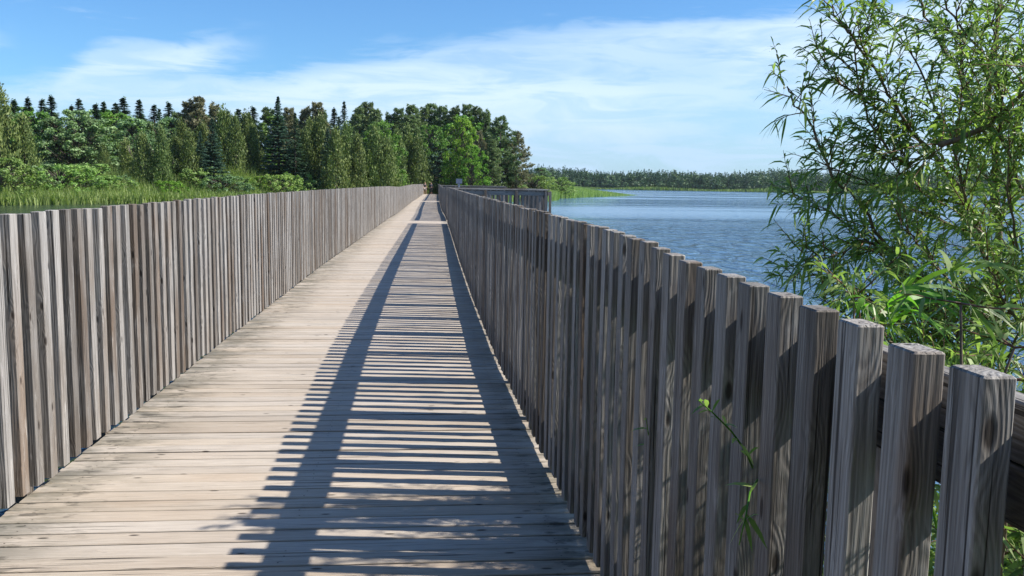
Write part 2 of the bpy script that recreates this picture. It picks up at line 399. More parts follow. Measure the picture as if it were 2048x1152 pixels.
# ------------------------------------------------------------------ boardwalk
PL = [(-2.5, -2.02), (3, -1.97), (5, -1.96), (9, -2.0), (17, -2.02), (25, -1.94), (50, -1.78), (80, -1.45), (117, -1.12), (134, -0.98)]
PR = [(-2.5, .72), (1, .665), (3.5, .675), (4.4, .66), (5.3, .635), (6.4, .615), (7.4, .59), (9.3, .575), (12, .565), (18, .575), (27, .62), (38, .66), (44, .69), (55, .64), (77, .71), (100, .86), (134, 1.06)]
def XL(y): return float(np.interp(y, *zip(*PL)))
def XR(y): return float(np.interp(y, *zip(*PR)))
def DZ(y): return float(np.interp(y, [0, 30, 40, 50, 60, 75, 90, 134], [0, 0, -.02, -.09, -.04, .02, 0, 0.0]))
END = 134.0
deck = MB(); scr = MB(); y = -2.4; pitch = .134
while y < END:
    fine = y < 14
    w = pitch - (rng.uniform(.009, .013) if rng.uniform() < .7 else rng.uniform(.013, .019))
    z = DZ(y) - .019 + (rng.uniform(-.0025, .0025))
    x0, x1 = XL(y) - .062, XR(y) + .062
    if 35.0 < y < 37.6: x1 += .25
    L = x1 - x0 + rng.uniform(-.012, .012)
    tilt = rng.uniform(-.012, .012)
    board(deck, ((x0 + x1) / 2, y, z), L, w, .038, (1, rng.uniform(-.0012, .0012), 0), (0, 1, tilt), ch=.0035 if fine else .004,
          stations=list(np.linspace(-L / 2 + .2, L / 2 - .2, 5)) if fine else None, warp=.0015 if fine else 0)
    if y < 16:
        for sx in (x0 + .17, (x0 + x1) / 2 + .02, x1 - .17):
            for sy in (-.034, .034):
                cx, cy = sx + rng.uniform(-.008, .008), y + sy + rng.uniform(-.006, .006); a8 = np.arange(8) * math.pi / 4
                scr.add(np.column_stack([cx + .0042 * np.cos(a8), cy + .0042 * np.sin(a8), np.full(8, z + .0195)]), [tuple(range(8))])
    y += pitch
dk = tag(deck.build('boardwalk', M_DECK), 'long straight boardwalk of pale worn planks', kind='structure')
sc_o = scr.build('screw_heads', plain_mat('rusty_steel', (.07, .05, .04), .6, 50, .3, .3), dk); sc_o['kind'] = 'stuff'
sub = MB()
for xf in (lambda y: XL(y) + .12, lambda y: (XL(y) + XR(y)) / 2, lambda y: XR(y) - .12):
    for a in np.arange(-2.4, END, 4.0):
        bb = min(a + 4, END); p0 = np.array([xf(a), a, DZ(a) - .16]); p1 = np.array([xf(bb), bb, DZ(bb) - .16]); d = p1 - p0
        board(sub, (p0 + p1) / 2, np.linalg.norm(d), .235, .05, d, (0, 0, 1))
for a in np.arange(1.6, END, 4.0):
    board(sub, ((XL(a) + XR(a)) / 2, a, DZ(a) - .40), XR(a) - XL(a), .20, .14, (1, 0, 0), (0, 0, 1))
    for x in (XL(a) + .15, XR(a) - .15):
        board(sub, (x, a, -1.45), 1.85, .2, .2, (0, 0, 1), (0, 1, 0))
sub.build('joists', M_RAIL, dk)

BP = .158; BW, BT = .074, .045       # baluster pitch, face along the walk, thickness
BOT, H0 = .05, 1.44
def top_h(y, side):
    if side > 0: return float(np.interp(y, [-2, 1.5, 2.8, 5, 9, 134], [1.375, 1.385, 1.425, 1.44, 1.45, 1.44]))
    return float(np.interp(y, [0, 6, 10, 134], [1.41, 1.425, 1.44, 1.44]))
def fence_root(name, label, group):
    return empty(name, (0, 0, 0), label, 'fence', group)
def make_fence(side, y0, label, gaps, nparts):
    root = fence_root('picket_fence', label, 'wooden fences along the boardwalk')
    X = XR if side > 0 else XL
    rest = MB(); k = 0; n = 0
    y = y0
    while y < END:
        if any(a < y < b for a, b in gaps): y += BP; k += 1; continue
        near = y < 9
        mb = MB() if (y > 0.2 and n < nparts) else rest
        yj = y + rng.normal(0, .004)
        th = top_h(y, side) + DZ(y) + rng.uniform(-.006, .006); bt = BOT + DZ(y) + rng.uniform(-.012, .006)
        dy = X(y + .3) - X(y); ang = math.atan2(dy, .3)
        tw = rng.normal(0, .009)
        wx = (math.sin(ang + tw), math.cos(ang + tw), 0)
        lean = (rng.normal(0, .0012), rng.normal(0, .0016), 1)
        L = th - bt; T = BT + rng.uniform(-.002, .002); W = BW + rng.uniform(-.003, .003)
        c = (X(y) + side * (T / 2) + rng.uniform(-.003, .003), yj, bt + L / 2)
        board(mb, c, L, W, T, lean, wx, ch=.0028, stations=[-L / 4, 0, L / 4] if near else None, warp=.002 if near else 0)
        if mb is not rest: mb.build('baluster', M_BAL, root); n += 1
        y += BP; k += 1
    o = rest.build('balusters', M_BAL, root); o['kind'] = 'stuff'
    # rails behind the balusters
    for nm, z0, z1 in (('top_rail', 1.175, 1.340), ('bottom_rail', .08, .27)):
        a = y0 - .1
        while a < END:
            bb = min(a + 4.8, END)
            segs = [(a, bb)]
            for g0, g1 in gaps:
                ns = []
                for s0, s1 in segs:
                    if s1 <= g0 or s0 >= g1: ns.append((s0, s1))
                    else:
                        if s0 < g0: ns.append((s0, g0))
                        if s1 > g1: ns.append((g1, s1))
                segs = ns
            for s0, s1 in segs:
                if s1 - s0 < .05: continue
                hh = (z1 - z0) / (2 if nm == 'top_rail' else 1)
                for q in range(2 if nm == 'top_rail' else 1):
                    zc = z0 + hh * (q + .5)
                    p0 = np.array([X(s0) + side * (BT + .024), s0 + .002, zc + DZ(s0)]); p1 = np.array([X(s1) + side * (BT + .024), s1 - .002, zc + DZ(s1)])
                    r = MB(); board(r, (p0 + p1) / 2, np.linalg.norm(p1 - p0), hh - .003, .038, p1 - p0, (0, 0, 1)); r.build(nm, M_RAIL, root)
            a = bb
    # posts outside the rails, one every seven balusters
    y = y0 + BP * (3.5 if side > 0 else 1.5)
    while y < 100:
        if not any(a - .05 < y < b + .05 for a, b in gaps):
            p = MB(); board(p, (X(y) + side * (BT + .047 + .046), y, .38 + DZ(y)), 1.80, .088, .088, (0, 0, 1), (0, 1, 0), ch=.004)
            p.build('post', M_RAIL, root)
        y += BP * 7
    return root
PH = 1.052 + BW / -2 - 14 * BP
fr = make_fence(1, PH - BP, 'weathered grey wooden fence on the lake side, in its own shade', [(35.0, 37.6), (74.5, 78.0)], 99)
fl = make_fence(-1, -2.3, 'pale sunlit wooden fence on the forest side of the boardwalk', [], 99)


def small_fence(root, p0, p1, h=1.44, pitch=BP, flip=1):
    """one run of railing between two points: balusters, rails and posts"""
    p0 = np.array(p0, float); p1 = np.array(p1, float); d = p1 - p0; L = np.linalg.norm(d); d /= L; nrm = np.array([d[1], -d[0], 0]) * flip
    n = int(L / pitch)
    for i in range(n):
        mb = MB(); c = p0 + d * (i + .5) * pitch + nrm * BT / 2 + np.array([0, 0, (h + BOT) / 2 + rng.uniform(-.006, .006)])
        board(mb, c, h - BOT, BW, BT, (0, 0, 1), d); mb.build('baluster', M_BAL, root)
    for nm, z in (('top_rail', 1.29), ('bottom_rail', .17)):
        mb = MB(); board(mb, (p0 + p1) / 2 + nrm * (BT + .024) + np.array([0, 0, z]), L, .15, .038, d, (0, 0, 1)); mb.build(nm, M_RAIL, root)
    mb = MB(); board(mb, (p0 + p1) / 2 + nrm * (.05) + np.array([0, 0, h + .025]), L + .1, .14, .038, d, nrm); mb.build('cap_rail', M_BAL, root)
    for i in range(int(L / 1.15) + 1):
        mb = MB(); q = p0 + d * min(L - .05, .05 + i * 1.15) + nrm * (BT + .047 + .045) + np.array([0, 0, .3]); board(mb, q, 2.15, .09, .09, (0, 0, 1), d); mb.build('post', M_RAIL, root)


def lookout(y0, y1, X0, X1, lab, dz):
    d = MB()
    y = y0 + .07
    while y < y1:
        board(d, ((X0 + X1) / 2, y, -.019 + dz), X1 - X0, .140, .038, (1, 0, 0), (0, 1, 0)); y += .148
    o = tag(d.build('platform_deck', M_DECK), 'plank floor of the ' + lab + ' jutting over the lake', kind='structure')
    s = MB()
    for yy in (y0 + .2, (y0 + y1) / 2, y1 - .2):
        board(s, ((X0 + X1) / 2, yy, -.16 + dz), X1 - X0, .235, .05, (1, 0, 0), (0, 0, 1))
        for xx in (X0 + .5, X1 - .2): board(s, (xx, yy, -1.35), 2.1, .2, .2, (0, 0, 1), (0, 1, 0))
    s.build('joists', M_RAIL, o)
    root = empty('platform_railing', (0, 0, 0), 'wooden railing round the ' + lab, 'railing', 'railings of the lookout platforms')
    small_fence(root, (X0, y0, dz), (X1, y0, dz), 1.40)
    small_fence(root, (X1, y0, dz), (X1, y1, dz), 1.40)
    small_fence(root, (X1, y1, dz), (X0, y1, dz), 1.40)
lookout(32.6, 39.5, XR(35) + .15, 4.30, 'nearer lookout platform', -.02)
lookout(74.0, 80.0, XR(76) + .15, 6.2, 'farther lookout platform', -.02)

# sign beside the nearer platform
P = at_fwd(918, 366, 41.0)
sg = empty('sign_post', (P[0], P[1], -.1), 'small plain grey sign seen edge-on above the lake-side fence', 'sign')
mb = MB(); board(mb, (0, 0, .9), 2.0, .09, .09, (0, 0, 1), (0, 1, 0)); mb.build('post', plain_mat('galvanised_grey', (.33, .36, .40), .5, 20, .2), sg)
mb = MB(); board(mb, (0, -.06, 1.80), .22, .28, .02, (0, 0, 1), (1, 0, 0)); mb.build('panel', plain_mat('sign_back_grey', (.16, .20, .28), .6, 6, .15), sg)

# ------------------------------------------------------------------ trees
def diamonds(mb, C, A, B, rn):
    C, A, B = map(np.asarray, (C, A, B)); n = len(C)
    V = np.stack([C - A, C + B, C + A, C - B], 1).reshape(-1, 3); F = np.arange(4 * n).reshape(-1, 4)
    mb.v.append(V); mb.f += [tuple(r) for r in (F + mb.n).tolist()]; mb.bc.append(V.copy()); mb.rn.append(np.repeat(rn, 4)); mb.n += 4 * n
def unit(v): return v / (np.linalg.norm(v, axis=-1, keepdims=True) + 1e-9)
def rdir(n, g): return unit(g.normal(size=(n, 3)))

def trunk_mesh(h, r, g, limbs=None):
    mb = MB(); n = 8; z = np.linspace(-.4, h, n); w = np.cumsum(g.normal(0, .05, (n, 2)), 0) * .6
    pts = np.column_stack([w[:, 0] - w[0, 0], w[:, 1] - w[0, 1], z]); tube(mb, pts, np.linspace(r, r * .12, n), 7)
    for p0, p1, rr in (limbs or []):
        mid = (np.array(p0) + p1) / 2 + np.array([0, 0, .15]); tube(mb, [p0, mid, p1], [rr, rr * .65, rr * .25], 5)
    me = mb.mesh('trunk', True); me.materials.append(M_BARK); return me

def proto_spruce(seed, H=12, R=2.6, dens=1.0, sparse=0.0, tier=.36, big=1.0):
    g = np.random.default_rng(seed); mb = MB(); limbs = []; z = .5
    while z < H - .15:
        t_ = z / H; L0 = R * (1 - t_) ** .95 + .06
        nb = max(5, int((8 + 5 * (1 - t_)) * dens))
        for k in range(nb):
            if g.uniform() < sparse: continue
            az = g.uniform(0, 6.283); L = L0 * g.uniform(.72, 1.16); zz = z + g.uniform(-.12, .12)
            ns = max(3, int(L * 7)); s = (np.arange(ns) + g.uniform(.2, 1, ns)) / ns; s = s[s > .18] if L > .8 else s
            rise = .28 if t_ > .8 else -.18 + .2 * t_
            d = np.array([math.cos(az), math.sin(az), 0]); lat = np.array([-d[1], d[0], 0])
            P = d * (s * L)[:, None] + np.array([0, 0, zz]) + np.array([0, 0, 1.0]) * ((rise * s + .16 * s * s) * L)[:, None]
            for rep in range(3):
                side = g.choice([-1, 1], len(s)) * g.uniform(.3, 1.0, len(s))
                wid = .05 + .20 * L * (1 - s * .7) * .5
                C = P + lat * (side * wid)[:, None] + np.array([0, 0, -1]) * g.uniform(0, .10, len(s))[:, None]
                dirn = unit(d + lat * side[:, None] * .9 + np.array([0, 0, -.25]) * g.uniform(.2, 1.6, len(s))[:, None])
                sz = g.uniform(.10, .20, len(s)) * big * (1 - .45 * t_)
                nrm = unit(np.array([0, 0, 1]) + g.normal(0, .45, (len(s), 3)))
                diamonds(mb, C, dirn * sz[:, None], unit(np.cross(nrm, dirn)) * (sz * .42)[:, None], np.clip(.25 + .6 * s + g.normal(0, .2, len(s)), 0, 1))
        z += tier * (.42 + .85 * (1 - t_)) * g.uniform(.8, 1.2)
    zt = H - np.linspace(0, .8, 14); C = np.column_stack([g.normal(0, .05, 14), g.normal(0, .05, 14), zt])
    A = unit(np.column_stack([g.normal(0, 1, 14), g.normal(0, 1, 14), np.full(14, 1.4)])) * .12
    diamonds(mb, C, A, unit(np.cross(A, rdir(14, g))) * .05, np.full(14, .7))
    return mb, trunk_mesh(H * .97, H * .016, g), H

def proto_cedar(seed, H=8, R=1.7):
    g = np.random.default_rng(seed); mb = MB(); N = 360
    for _ in range(N):
        t_ = g.uniform(.02, 1) ** 1.15; az = g.uniform(0, 6.283)
        bump = 1 + .18 * math.sin(az * 3 + seed) + .14 * math.sin(az * 5 + t_ * 9)
        r = R * (1 - t_) ** .62 * min(1, .6 + t_ * 3) * bump * g.uniform(.55, 1.22)
        c = np.array([r * math.cos(az), r * math.sin(az), t_ * H]); n = 22
        o = unit(np.array([math.cos(az), math.sin(az), 0]))
        C = c + g.normal(0, 1, (n, 3)) * np.array([.20, .20, .34])
        A = unit(o * .35 + np.array([0, 0, 1]) + g.normal(0, .38, (n, 3))); sz = g.uniform(.09, .19, n)
        B = unit(np.cross(A, unit(o + g.normal(0, .6, (n, 3))))) * (sz * .42)[:, None]
        diamonds(mb, C, A * sz[:, None], B, np.clip(g.uniform(.15, .9) + g.normal(0, .15, n), 0, 1))
    return mb, trunk_mesh(H * .9, H * .016, g), H

def proto_pine(seed, H=12, R=2.9, base=.12, lop=0.0):
    g = np.random.default_rng(seed); mb = MB(); limbs = []; z = H * base
    while z < H - .3:
        t_ = z / H; prof = min(1, .55 + 1.6 * (t_ - base)) * (1 - ((t_ - .25) / .75 if t_ > .25 else 0)) ** .7
        for k in range(g.integers(5, 8)):
            az = g.uniform(0, 6.283); L = max(.45, R * prof * g.uniform(.55, 1.2) * (1 + lop * math.cos(az))); zz = z + g.uniform(-.25, .25)
            d = np.array([math.cos(az), math.sin(az), 0]); lat = np.array([-d[1], d[0], 0]); rise = .18 + .5 * t_
            tip = d * L + np.array([0, 0, zz + rise * L])
            if L > 1.0: limbs.append((np.array([0, 0, zz]), tip * .92 + np.array([0, 0, zz]) * .08, .05))
            nt = int(4 + L * 4.2)
            for _ in range(nt):
                s = g.uniform(.35, 1.0) ** .8; c = d * (s * L) + lat * g.normal(0, .22 * L * (1.1 - s) + .08) + np.array([0, 0, zz + rise * s * L * (.7 + .3 * s) + g.normal(0, .10)])
                n = 13; ax = unit(d * .7 + np.array([0, 0, .8]) + g.normal(0, .25, 3))
                A = unit(ax * .75 + rdir(n, g)); sz = g.uniform(.13, .23, n)
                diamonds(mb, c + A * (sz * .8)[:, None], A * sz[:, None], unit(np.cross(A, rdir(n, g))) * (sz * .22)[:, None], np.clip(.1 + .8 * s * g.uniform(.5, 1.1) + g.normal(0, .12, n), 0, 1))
        z += g.uniform(.34, .52)
    return mb, trunk_mesh(H * .96, H * .015, g, limbs[:60]), H

def proto_leafy(seed, H=9, R=2.6, n_cl=70, low=.12, lsz=.15, clr=(.45, .95)):
    g = np.random.default_rng(seed); mb = MB(); limbs = []
    for i in range(n_cl):
        t_ = g.uniform(low, 1.0); az = g.uniform(0, 6.283)
        prof = math.sqrt(max(0.02, 1 - ((t_ - .48) / .56) ** 2)); rr = R * prof * math.sqrt(g.uniform(.15, 1)) * (1 + .2 * math.sin(3 * az + seed))
        cr = g.uniform(*clr) * (1.1 - .5 * t_); c = np.array([rr * math.cos(az), rr * math.sin(az), t_ * H - cr * .4])
        limbs.append((np.array([0, 0, max(.3, c[2] - rr * .9 - .4)]), c, .05))
        n = 72; dd = rdir(n, g); dd[:, 2] = np.where(g.uniform(size=n) < .35, np.abs(dd[:, 2]), dd[:, 2])
        C = c + dd * (cr * np.abs(g.normal(.75, .38, n)))[:, None] * np.array([1.05, 1.05, .8]); sz = g.uniform(.6, 1.2, n) * lsz
        A = unit(rdir(n, g) + np.array([0, 0, -.3])); Nn = unit(dd * .8 + np.array([0, 0, .5]) + g.normal(0, .6, (n, 3)))
        A = unit(np.cross(A, Nn)); diamonds(mb, C, A * sz[:, None], np.cross(Nn, A) * (sz * .62)[:, None], np.clip(g.uniform(.2, .8) + g.normal(0, .2, n), 0, 1))
    return mb, trunk_mesh(H * .8, H * .018, g, limbs), H

def proto_bare(seed, H=6):
    g = np.random.default_rng(seed); mb = MB()
    for k in range(9):
        az = g.uniform(0, 6.283); d = np.array([math.cos(az) * .35, math.sin(az) * .35, 1]); p = np.zeros(3); pts = [p]
        for i in range(6):
            d = unit(d + g.normal(0, .14, 3)); p = p + d * H / 6; pts.append(p)
        tube(mb, pts, np.linspace(.045, .010, 7), 5)
        for _ in range(9):
            q = pts[g.integers(2, 6)]; e = unit(d + g.normal(0, .6, 3)); tube(mb, [q, q + e * .5, q + unit(e + [0, 0, .5]) * 1.1], [.03, .02, .008], 4)
    return mb

PROTO = {}
def add_proto(key, res, mat, names=('crown',)):
    mb, tr, H = res; me = mb.mesh('crown'); me.materials.append(mat); PROTO[key] = (me, tr, H)
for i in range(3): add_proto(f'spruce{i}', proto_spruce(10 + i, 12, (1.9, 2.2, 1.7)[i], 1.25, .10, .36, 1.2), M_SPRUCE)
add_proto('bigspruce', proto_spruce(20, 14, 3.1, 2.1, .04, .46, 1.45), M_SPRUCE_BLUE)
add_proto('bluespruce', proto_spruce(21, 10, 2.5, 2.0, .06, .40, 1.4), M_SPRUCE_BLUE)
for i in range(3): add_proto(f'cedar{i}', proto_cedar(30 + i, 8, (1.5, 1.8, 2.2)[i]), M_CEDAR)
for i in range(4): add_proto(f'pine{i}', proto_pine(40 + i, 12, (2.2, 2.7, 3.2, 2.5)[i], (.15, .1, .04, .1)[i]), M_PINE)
for i in range(3): add_proto(f'leafy{i}', proto_leafy(50 + i, 9, (2.2, 2.9, 3.3)[i], (110, 150, 180)[i], (.12, .08, .02)[i], .135, (.28, .66)), M_LEAFY)
for i in range(3): add_proto(f'shrub{i}', proto_leafy(60 + i, 3.2, (1.7, 2.2, 2.8)[i], (60, 80, 100)[i], .1, .095, (.22, .48)), M_SHRUB)
MATS = dict(aspen=M_ASPEN, bright=M_BRIGHT, brown=M_PINE_BROWN, blue=M_SPRUCE_BLUE)
NAME = dict(spruce='spruce_tree', bigs='spruce_tree', blue='spruce_tree', ceda='cedar_tree', pine='pine_tree', leaf='broadleaf_tree', shru='shrub')
CAT = dict(spruce='spruce', cedar='cedar', pine='pine', broadleaf='tree', shrub='shrub')

def put_tree(key, px, ytop, dist, label, group=None, wide=1.0, mat=None, name=None, sink=0.0):
    top = at_fwd(px, ytop, dist); zb = gz(top[0], top[1]) - sink
    me, tr, H = PROTO[key]; s = (top[2] - zb) / H
    name = name or next(v for k, v in NAME.items() if key.startswith(k))
    root = empty(name, (top[0], top[1], zb), label, CAT.get(name.split('_')[0], 'tree'), group)
    root.rotation_euler[2] = rng.uniform(0, 6.28); root.scale = (s * wide, s * wide, s)
    o = bpy.data.objects.new('trunk', tr); link(o, root)
    c = bpy.data.objects.new('crown' if 'shrub' not in key else 'foliage', me); link(c, root)
    if mat:
        c.material_slots[0].link = 'OBJECT'; c.material_slots[0].material = MATS[mat]
    return root

ORD = ['leftmost', 'second', 'third', 'fourth', 'fifth', 'sixth', 'seventh', 'eighth', 'ninth', 'tenth', 'eleventh', 'twelfth', 'thirteenth', 'fourteenth',
       'fifteenth', 'sixteenth', 'seventeenth', 'eighteenth', 'nineteenth', 'twentieth', 'twenty-first', 'twenty-second', 'twenty-third', 'twenty-fourth', 'twenty-fifth', 'twenty-sixth']
def row(keys, pts, fmt, group, wide=1.0, mat=None, jit=4):
    pts = sorted(pts)
    for i, (px, yt, d) in enumerate(pts):
        w = 'the leftmost' if i == 0 else ('the last' if i == len(pts) - 1 else 'the ' + ORD[i])
        k = keys[i % len(keys)]; mm = mat[i % len(mat)] if isinstance(mat, list) else mat
        put_tree(k, px, yt, d + rng.uniform(-jit, jit) * .5, fmt.format(w), group, wide * rng.uniform(.9, 1.1), mm)

# skyline spires of the back row
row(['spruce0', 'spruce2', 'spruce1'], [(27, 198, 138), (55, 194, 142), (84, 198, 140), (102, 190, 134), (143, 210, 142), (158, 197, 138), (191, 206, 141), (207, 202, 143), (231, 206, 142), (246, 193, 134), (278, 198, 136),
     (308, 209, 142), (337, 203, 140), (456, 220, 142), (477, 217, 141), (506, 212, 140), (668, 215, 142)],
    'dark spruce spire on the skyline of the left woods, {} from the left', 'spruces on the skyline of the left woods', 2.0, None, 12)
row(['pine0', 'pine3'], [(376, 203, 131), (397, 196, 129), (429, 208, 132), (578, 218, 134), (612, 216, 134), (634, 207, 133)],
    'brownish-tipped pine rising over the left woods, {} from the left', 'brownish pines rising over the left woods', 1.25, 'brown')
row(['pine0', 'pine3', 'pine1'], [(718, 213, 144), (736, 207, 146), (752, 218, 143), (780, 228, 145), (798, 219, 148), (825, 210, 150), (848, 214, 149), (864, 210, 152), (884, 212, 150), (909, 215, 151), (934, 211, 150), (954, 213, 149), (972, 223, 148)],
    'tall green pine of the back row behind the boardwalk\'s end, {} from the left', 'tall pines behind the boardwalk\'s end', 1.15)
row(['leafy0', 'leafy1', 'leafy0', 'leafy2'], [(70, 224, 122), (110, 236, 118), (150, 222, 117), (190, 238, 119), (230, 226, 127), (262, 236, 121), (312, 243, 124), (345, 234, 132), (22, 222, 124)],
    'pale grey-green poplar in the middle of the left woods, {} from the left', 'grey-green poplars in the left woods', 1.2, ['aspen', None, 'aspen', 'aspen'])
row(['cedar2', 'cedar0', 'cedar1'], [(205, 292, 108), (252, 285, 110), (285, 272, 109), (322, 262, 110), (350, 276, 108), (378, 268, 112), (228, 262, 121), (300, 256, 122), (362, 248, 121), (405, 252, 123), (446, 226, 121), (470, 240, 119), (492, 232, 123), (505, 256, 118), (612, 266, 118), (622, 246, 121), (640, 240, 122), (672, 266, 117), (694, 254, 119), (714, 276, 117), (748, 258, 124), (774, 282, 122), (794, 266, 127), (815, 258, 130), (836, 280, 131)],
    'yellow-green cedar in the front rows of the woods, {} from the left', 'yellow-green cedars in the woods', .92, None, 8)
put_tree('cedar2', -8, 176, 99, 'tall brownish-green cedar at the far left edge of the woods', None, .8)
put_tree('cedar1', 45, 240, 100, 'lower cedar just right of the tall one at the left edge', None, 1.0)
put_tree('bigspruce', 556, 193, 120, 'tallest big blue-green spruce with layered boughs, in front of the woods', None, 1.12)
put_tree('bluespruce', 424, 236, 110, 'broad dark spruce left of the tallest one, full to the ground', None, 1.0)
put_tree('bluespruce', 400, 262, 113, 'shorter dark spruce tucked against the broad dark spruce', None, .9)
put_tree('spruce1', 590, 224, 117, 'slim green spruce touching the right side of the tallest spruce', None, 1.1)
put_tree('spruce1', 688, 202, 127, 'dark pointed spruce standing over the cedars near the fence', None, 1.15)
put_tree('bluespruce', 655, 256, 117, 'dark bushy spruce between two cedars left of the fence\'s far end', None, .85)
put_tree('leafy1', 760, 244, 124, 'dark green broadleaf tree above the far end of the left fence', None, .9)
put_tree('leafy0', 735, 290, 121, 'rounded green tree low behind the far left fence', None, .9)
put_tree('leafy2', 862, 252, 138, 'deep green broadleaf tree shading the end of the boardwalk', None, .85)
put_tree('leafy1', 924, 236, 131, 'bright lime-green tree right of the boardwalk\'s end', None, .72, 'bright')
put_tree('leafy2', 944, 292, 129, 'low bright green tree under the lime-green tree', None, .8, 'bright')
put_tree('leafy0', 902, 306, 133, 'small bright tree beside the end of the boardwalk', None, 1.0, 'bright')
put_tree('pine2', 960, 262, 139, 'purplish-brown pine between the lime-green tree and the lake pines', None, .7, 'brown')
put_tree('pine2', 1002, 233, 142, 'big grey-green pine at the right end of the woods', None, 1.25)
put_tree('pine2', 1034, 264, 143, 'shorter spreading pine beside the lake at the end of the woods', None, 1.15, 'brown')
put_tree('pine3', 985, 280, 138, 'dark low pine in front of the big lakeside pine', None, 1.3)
put_tree('leafy0', 1084, 335, 168, 'small round willow on the reedy point', None, 1.6, 'aspen')
put_tree('shrub2', 1066, 352, 160, 'green bush left of the small willow on the reedy point', None, 1.5)
put_tree('shrub1', 1112, 352, 176, 'green bush right of the small willow on the reedy point', None, 1.5)
# trees filling the dim inside of the woods (seen as one dark depth between the others)
fill = []
for i, px in enumerate(np.linspace(-40, 1000, 30)):
    fill.append((px, (224 if px < 700 else 240) + 9 * math.sin(i * 2.3) + (22 if px > 930 else 0), 152 + 6 * math.cos(i * 1.7)))
for i, (px, yt, d) in enumerate(fill):
    put_tree(('spruce1', 'pine2', 'leafy2', 'spruce0', 'pine1')[i % 5], px, yt, d, 'dark tree deep inside the woods, half hidden by the rows in front', 'trees deep inside the woods', 1.35)
for i, px in enumerate(np.linspace(10, 700, 14)):
    put_tree(('cedar2', 'leafy2', 'pine2')[i % 3], px + rng.uniform(-10, 10), 288 + rng.uniform(-14, 14), 126 + rng.uniform(-3, 3), 'shaded tree in the second row, showing only between the front trees', 'shaded second-row trees', 1.2)
for i, px in enumerate((745, 775, 805, 835, 862, 890)):
    put_tree(('leafy2', 'leafy2')[i % 2], px, 292 + 8 * math.sin(i * 3), 136 + i % 3 * 3, 'leafy tree behind the end of the boardwalk, coloured dark for shade', 'shade-coloured trees behind the end of the boardwalk', 1.5, 'blue')  # dark spruce material on leafy crowns paints in the shade at the walk's end
g = proto_bare(5); me = g.mesh('branches'); me.materials.append(M_PALE)
P = at_fwd(303, 300, 111); bt = empty('bare_tree', (P[0], P[1], gz(P[0], P[1])), 'bare grey many-stemmed tree among the cedars', 'tree'); link(bpy.data.objects.new('branches', me), bt)
# shrubs on the bank
pts = [(-8, 316, 96), (40, 334, 97), (70, 326, 101), (118, 330, 101), (150, 344, 100), (176, 326, 103), (206, 352, 101), (240, 350, 104), (286, 358, 105), (335, 362, 105), (392, 334, 108), (444, 352, 109), (430, 352, 112), (472, 350, 113), (516, 352, 113), (556, 350, 114), (592, 346, 116), (636, 358, 118)]
row(['shrub2', 'shrub1', 'shrub0'], pts, 'rounded green shrub on the reedy left bank, {} from the left', 'shrubs on the left bank', 1.35, [None, None, 'aspen', None, 'bright'])

# unseen trees added behind the viewer to darken the camera-facing baluster sides
for i, (x, y_, h) in enumerate([(-9, -9, 1.3), (-3.5, -12, 1.5), (3.2, -10, 1.35), (-16, -13, 1.5), (8, -15, 1.4), (-6, -18, 1.8), (1, -19, 1.8), (14, -20, 1.5)]):
    me, tr, H = PROTO[('leafy1', 'leafy2')[i % 2]]
    root = empty('broadleaf_tree', (x, y_, gz(x, y_)), 'unseen broadleaf tree added behind the viewer to block sky light', 'tree', 'unseen sky-blocking trees behind the viewer')
    root.scale = (h * 1.1, h * 1.1, h); root.rotation_euler[2] = i * 1.3; link(bpy.data.objects.new('trunk', tr), root); link(bpy.data.objects.new('crown', me), root)

# ------------------------------------------------------------------ reeds (stuff)
def blades(mb, P, h, w, g, bend=.25, seg=2):
    n = len(P); az = g.uniform(0, 6.283, n); d = np.column_stack([np.cos(az), np.sin(az), np.zeros(n)]); lat = np.column_stack([-np.sin(az), np.cos(az), np.zeros(n)])
    hh = h * g.uniform(.7, 1.15, n); bd = bend * g.uniform(.2, 1.2, n); rn = np.repeat(g.uniform(0, 1, n), 2 * seg + 1)
    rowsV = []
    for k in range(seg):
        s = k / seg; c = P + d * (bd * hh * s * s)[:, None] + np.array([0, 0, 1.]) * (hh * s)[:, None]; ww = w * (1 - s * .5)
        rowsV += [c - lat * ww, c + lat * ww]
    rowsV.append(P + d * (bd * hh)[:, None] + np.array([0, 0, 1.]) * (hh * (1 - .25 * bd))[:, None])
    V = np.stack(rowsV, 1).reshape(-1, 3); m_ = 2 * seg + 1; base = np.arange(n) * m_ + mb.n
    for k in range(seg - 1):
        q = np.stack([base + 2 * k, base + 2 * k + 1, base + 2 * k + 3, base + 2 * k + 2], 1); mb.f += [tuple(r) for r in q.tolist()]
    q = np.stack([base + 2 * seg - 2, base + 2 * seg - 1, base + 2 * seg], 1); mb.f += [tuple(r) for r in q.tolist()]
    mb.v.append(V); mb.bc.append(V.copy()); mb.rn.append(rn); mb.n += len(V)
g = np.random.default_rng(3)
def scatter(n, box, lo, hi, idx=0):
    x = g.uniform(box[0], box[1], n); y = g.uniform(box[2], box[3], n); P = np.stack([x, y], -1); s = poly_sd(P, POLYS[idx])
    P = P[(s > lo) & (s < hi)]; return np.column_stack([P, ground_z(P) - .05])
reed = MB()
Pl = scatter(480000, (-85, -2, 62, 130), -1.5, 24)[:135000]
def mound(P):
    x, y = P[:, 0], P[:, 1]; s_ = np.clip(poly_sd(P[:, :2], POLYS[0]) / 9, 0, 1)
    return 1.5 + s_ * (1.7 + .45 * np.sin(x * .23 + 1.0) + .35 * np.sin(x * .61 + y * .3) + .2 * np.sin(x * 1.7))
blades(reed, Pl, mound(Pl), .055, g, .55)
tag(reed.build('reeds', M_REED), 'green reed bed along the left bank', kind='stuff')
